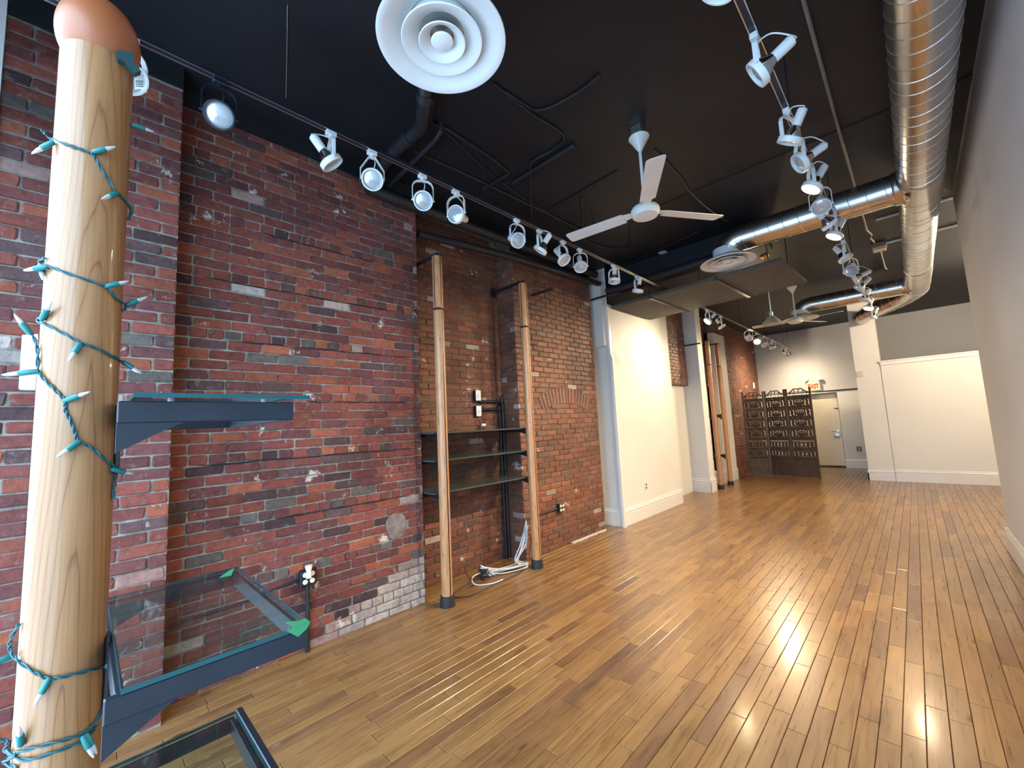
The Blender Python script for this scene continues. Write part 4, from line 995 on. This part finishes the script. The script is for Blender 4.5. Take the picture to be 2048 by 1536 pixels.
bulbs = [((105, 285), (63, 308), 0), ((188, 304), (228, 294), 1), ((234, 387), (203, 398), 1), ((266, 250), (306, 263), 0), ((92, 534), (47, 541), 0), ((82, 530), (85, 558), 0), ((213, 573), (242, 566), 1), ((254, 610), (295, 593), 0),
         ((84, 638), (103, 602), 1), ((160, 688), (137, 723), 1), ((246, 724), (281, 746), 0), ((60, 666), (30, 630), 0), ((74, 743), (2, 750), 0), ((131, 801), (170, 787), 1), ((158, 884), (113, 914), 1), ((226, 939), (268, 948), 0),
         ((97, 1359), (68, 1413), 1), ((212, 1333), (256, 1293), 0), ((22, 1312), (-14, 1328), 0), ((42, 1490), (38, 1452), 1), ((172, 1470), (194, 1508), 1), ((166, 1474), (188, 1516), 1), ((214, 1390), (246, 1350), 0), ((216, 1394), (253, 1364), 0)]
for a, b, on in bulbs:
    p = cyl(*a, .004); q = cyl(*b, .014 if on else .004)
    if not on and (q - p).length > .07: q = p + (q - p).normalized() * .055
    d = (q - p); ln_ = max(.036, min(d.length, .055)); d.normalize()
    m = p + d * ln_ * .52; e = p + d * ln_
    s = MB().tube([p - d * .003, p, m - d * .002, m], [.0024, .0044, .0050, .0046], 10).build('socket', M['green_plastic'], sl, True)
    MB().tube([m - d * .001, m + d * .004, e - d * .010, e - d * .003, e], [.0032, .0036, .0031, .0017, .0004], 8).build('bulb', M['bulb_glass'], s, True)
# plug and tag at the top
pp = cyl(252, 112, .010); up = Vector((0, 0, 1))
rgt = (RCV @ Vector((1, 0, 0))); rgt.z = 0; rgt.normalize(); fw = Vector((0, 0, 1)).cross(rgt)
def pl_quad(px, depth, th, nm, m, parent):
    vs = []
    for p in px:
        d = ray(*p); k = depth / math.hypot(d.x, d.y); vs.append(Vector((0, 0, CAM_H)) + d * k)
    return MB().prism(vs, Vector((-th, 0, 0))).build(nm, m, parent)
pl_quad([(232, 103), (236, 101), (264, 102), (268, 108), (268, 122), (282, 142), (270, 146), (250, 124), (236, 116)], 1.04, .014, 'plug', M['plug'], sl)
pl_quad([(268, 152), (274, 146), (286, 150), (293, 166), (289, 180), (278, 177), (270, 179)], 1.07, .001, 'paper_tag', M['paper'], sl)
for k in range(4):
    y_ = 161 + k * 3.6
    pl_quad([(271, y_), (287, y_ + .6), (287, y_ + 2.0), (271, y_ + 1.4)], 1.0694, .0003, 'printed_line', M['ink'], sl)

# ================================================================== FAR END
# folding screen
fs = thing('folding_screen', (-2.4, 11.7, 0), 'dark carved wooden folding screen of three panels before the back wall', 'folding screen')
SP = [(-3.13, 11.62), (-2.68, 11.86), (-2.20, 11.72), (-1.665, 11.58)]
def fret(w, h, kind):
    g = MB(); t = .013; d = .012
    def bar(pts, r=t):
        g.tube([(a, 0, b) for a, b in pts], r, 4)
    a, b = w / 2, h / 2
    if kind == 'h':
        for s in (-1, 1):
            bar([(s * a * .5 + a * .38 * math.cos(q), b * .72 * math.sin(q)) for q in [2 * PI * k / 8 for k in range(9)]])
            bar([(s * a, b), (s * a * .78, 0), (s * a, -b)])
        bar([(0, -b), (0, b)]); bar([(-a * .2, 0), (a * .2, 0)])
    elif kind == 'v':
        bar([(a * .55 * math.sin(q * 2), -b + 2 * b * q / (2 * PI)) for q in [2 * PI * k / 10 for k in range(11)]], t * 1.2)
        for s in (-1, 1): bar([(a * .5 * math.cos(q), s * b * .5 + b * .3 * math.sin(q)) for q in [2 * PI * k / 7 for k in range(8)]])
    else:
        bar([(-a, b), (0, b * .25), (a, b)]); bar([(-a * .9, b * .1), (-a * .3, b * .5), (0, b * .9), (a * .3, b * .5), (a * .9, b * .1)])
        bar([(a * .85 * math.cos(q), -b * .55 + b * .33 * math.sin(q)) for q in [2 * PI * k / 10 for k in range(11)]], t * 1.3)
        bar([(-a, -b * .1), (a, -b * .1)]); bar([(0, -b), (0, -b * .2)])
        for s in (-1, 1): bar([(s * a * .3, -b * .55 - b * .3), (s * a * .3, -b * .55 + b * .3)])
    return g
for pi_ in range(3):
    p0, p1 = Vector((*SP[pi_], 0)), Vector((*SP[pi_ + 1], 0)); d = p1 - p0; W = d.length - .012; ang = math.atan2(d.y, d.x)
    mid = (p0 + p1) / 2; mx = Matrix.Translation(mid) @ Matrix.Rotation(ang, 4, 'Z')
    def b(nm, x0, x1, z0, z1, th=.011): MB().bbox(x0, x1, -th, th, z0, z1, .002).xf(mx).build(nm, M['screen_wood'], fs)
    S = .038; HT = 2.07
    b('stile', -W / 2, -W / 2 + S, 0, HT, .013); b('stile', W / 2 - S, W / 2, 0, HT, .013)
    inner = W - 2 * S; x0 = -inner / 2
    z = 1.88; rows = []
    b('rail', x0, -x0, 1.872, 1.90); zz = 1.872
    order = ['A', 'B', 'A', 'B', 'A', 'B', 'A', 'B', 'A', 'gap', 'C', 'A', 'C', 'A']
    meshes = {}
    for o_ in order:
        if o_ == 'gap': b('rail', x0, -x0, zz - .035, zz - .012); zz -= .035; continue
        hh = {'A': .075, 'B': .165, 'C': .14}[o_]
        zb = zz - hh; rail = .032
        if zb < .12: break
        if o_ == 'A': cells = [(.03, .47, 'h'), (.53, .97, 'h')]
        elif o_ == 'B': cells = [(.03, .24, 'v'), (.31, .69, 'm'), (.76, .97, 'v')]
        else: cells = [(.03, .24, 'v'), (.31, .69, 'h'), (.76, .97, 'v')]
        ch = hh - rail; edges = [0.0]
        for a, c, k in cells:
            b('muntin', x0 + edges[-1] * inner, x0 + a * inner, zb + rail, zz, .009)
            key = (round((c - a) * inner, 3), ch, k)
            w_ = (c - a) * inner
            fret(w_, ch, k).xf(mx @ Matrix.Translation((x0 + (a + c) / 2 * inner, 0, zb + rail + ch / 2))).build('fretwork', M['screen_wood'], fs)
            edges.append(c)
        b('muntin', x0 + edges[-1] * inner, x0 + inner, zb + rail, zz, .009)
        b('rail', x0, -x0, zb, zb + rail); zz = zb
    b('rail', x0, -x0, .005, zz)
    # crest
    arch = [(x0 + inner * t, 1.93 + .125 * math.sin(PI * t) ** .8 + .012 * math.cos(6 * PI * t)) for t in [k / 16 for k in range(17)]]
    MB().tube([(a, 0, c) for a, c in arch], .013, 6).xf(mx).build('crest', M['screen_wood'], fs)
    for k in range(1, 10):
        t = k / 10; h0 = 1.93 + .12 * math.sin(PI * t) ** .8
        MB().tube([(x0 + inner * (t - .04), 0, 1.895), (x0 + inner * (t + (.05 if k % 2 else -.05)), 0, h0)], .006, 4).xf(mx).build('crest_bar', M['screen_wood'], fs)
        MB().tube([(x0 + inner * (t + .05 * math.cos(q)), 0, 1.935 + (h0 - 1.95) * .4 + .018 * math.sin(q)) for q in [2 * PI * j / 8 for j in range(9)]], .005, 4).xf(mx).build('crest_ring', M['screen_wood'], fs)
rb = at_z(1497, 948, .03)
tag(MB().lathe([(.03 * math.sin(PI * k / 10), .03 - .03 * math.cos(PI * k / 10)) for k in range(11)], (-3.10, 11.50, 0), 16, False).build('small_ball', M['red'], None, True), 'small red ball on the floor beside the folding screen', 'ball')
# exit sign
es = thing('exit_sign', (-1.94, 13.95, 2.06), 'EXIT sign with red letters and two emergency lamp heads above the door', 'exit sign')
MB().bbox(-2.09, -1.79, 13.985, 14.05 + .05, 2.075, 2.30, .006).build('housing', M['exit_face'], es)
fc = bpy.data.curves.new('exit_text', 'FONT'); fc.body = 'EXIT'; fc.size = .150; fc.extrude = .002; fc.align_x = 'CENTER'; fc.align_y = 'CENTER'; fc.offset = .007; fc.space_character = .92
fo = bpy.data.objects.new('letters_tmp', fc); COL.objects.link(fo)
me = bpy.data.meshes.new_from_object(fo.evaluated_get(bpy.context.evaluated_depsgraph_get())); bpy.data.objects.remove(fo)
me.materials.clear(); me.materials.append(M['lit_red'])
lo = put('letters', me, es, Vector((-1.94, 13.983, 2.185)) - WORLD[es], None, 'red EXIT letters'); lo.rotation_euler = (PI / 2, 0, 0); lo.scale = (.88, 1.2, 1)
MB().bbox(-2.07, -1.81, 13.99, 14.1, 2.30, 2.42, .006).build('battery_box', M['cream_plastic'], es)
for x in (-2.09, -1.80):
    m = Matrix.Translation((x, 13.99, 2.385)) @ Matrix.Rotation(math.radians(70), 4, 'X')
    MB().lathe([(.02, -.05), (.045, -.02), (.052, .03), (.048, .032), (.0, .028)], n=20).xf(m).build('lamp_head', M['white_metal'], es, True)
def plate(nm, x, y, z, w, h, lab, m, ax='Y', cat='outlet'):
    t = thing(nm, (x, y, z - h / 2), lab, cat)
    if ax == 'Y':
        MB().bbox(x - w / 2, x + w / 2, y - .008, y, z - h / 2, z + h / 2, .002).build('cover_plate', m, t)
        for s in (-1, 1): MB().bbox(x - .015, x + .015, y - .011, y - .006, z + s * .025 - .015, z + s * .025 + .015, .002).build('receptacle', M['cream_plastic'], t)
    else:
        MB().bbox(x, x + .008, y - w / 2, y + w / 2, z - h / 2, z + h / 2, .002).build('cover_plate', m, t)
        for s in (-1, 1): MB().bbox(x + .006, x + .011, y - .015, y + .015, z + s * .025 - .015, z + s * .025 + .015, .002).build('receptacle', M['black_metal'], t)
plate('wall_outlet', -1.133, 13.9, .49, .10, .13, 'small grey outlet plate on the white wall beside the door', M['conduit'])
plate('wall_outlet', BOXX, 6.16, .468, .075, .12, 'white outlet plate low on the boxed-out white wall', M['bulb_box'], 'X')
plate('thermostat', -.775, 11.635, 2.255, .11, .12, 'cream thermostat high on the square column', M['cream_plastic'], 'Y', 'thermostat')
tag(MB().bbox(-3.30 + .012, -3.26, 13.45, 13.55, 2.25, 2.42, .004).build('wall_sensor', M['bulb_box']), 'small white plate on the brick beside the back corner', 'sensor')

# unseen lamp added in the side alcove to throw warm light on the partition
al = thing('ceiling_lamp', (1.6, 9.4, CEIL), 'round white ceiling lamp in the side alcove', 'ceiling lamp')
MB().lathe([(.16, 0), (.17, -.02), (.15, -.05), (.0, -.06)], (1.6, 9.4, CEIL), 32, False).build('base', M['white_metal'], al, True)
MB().lathe([(.14, -.05), (.12, -.10), (.06, -.13), (.0, -.135)], (1.6, 9.4, CEIL), 32, False).build('globe', M['lit_globe'], al, True)
ld = bpy.data.lights.new('lamp_light', 'POINT'); ld.energy = 430; ld.color = (1.0, .80, .55); ld.shadow_soft_size = .12
lo = bpy.data.objects.new('lamp_light', ld); COL.objects.link(lo); lo.parent = al; lo.location = (0, 0, -.26)
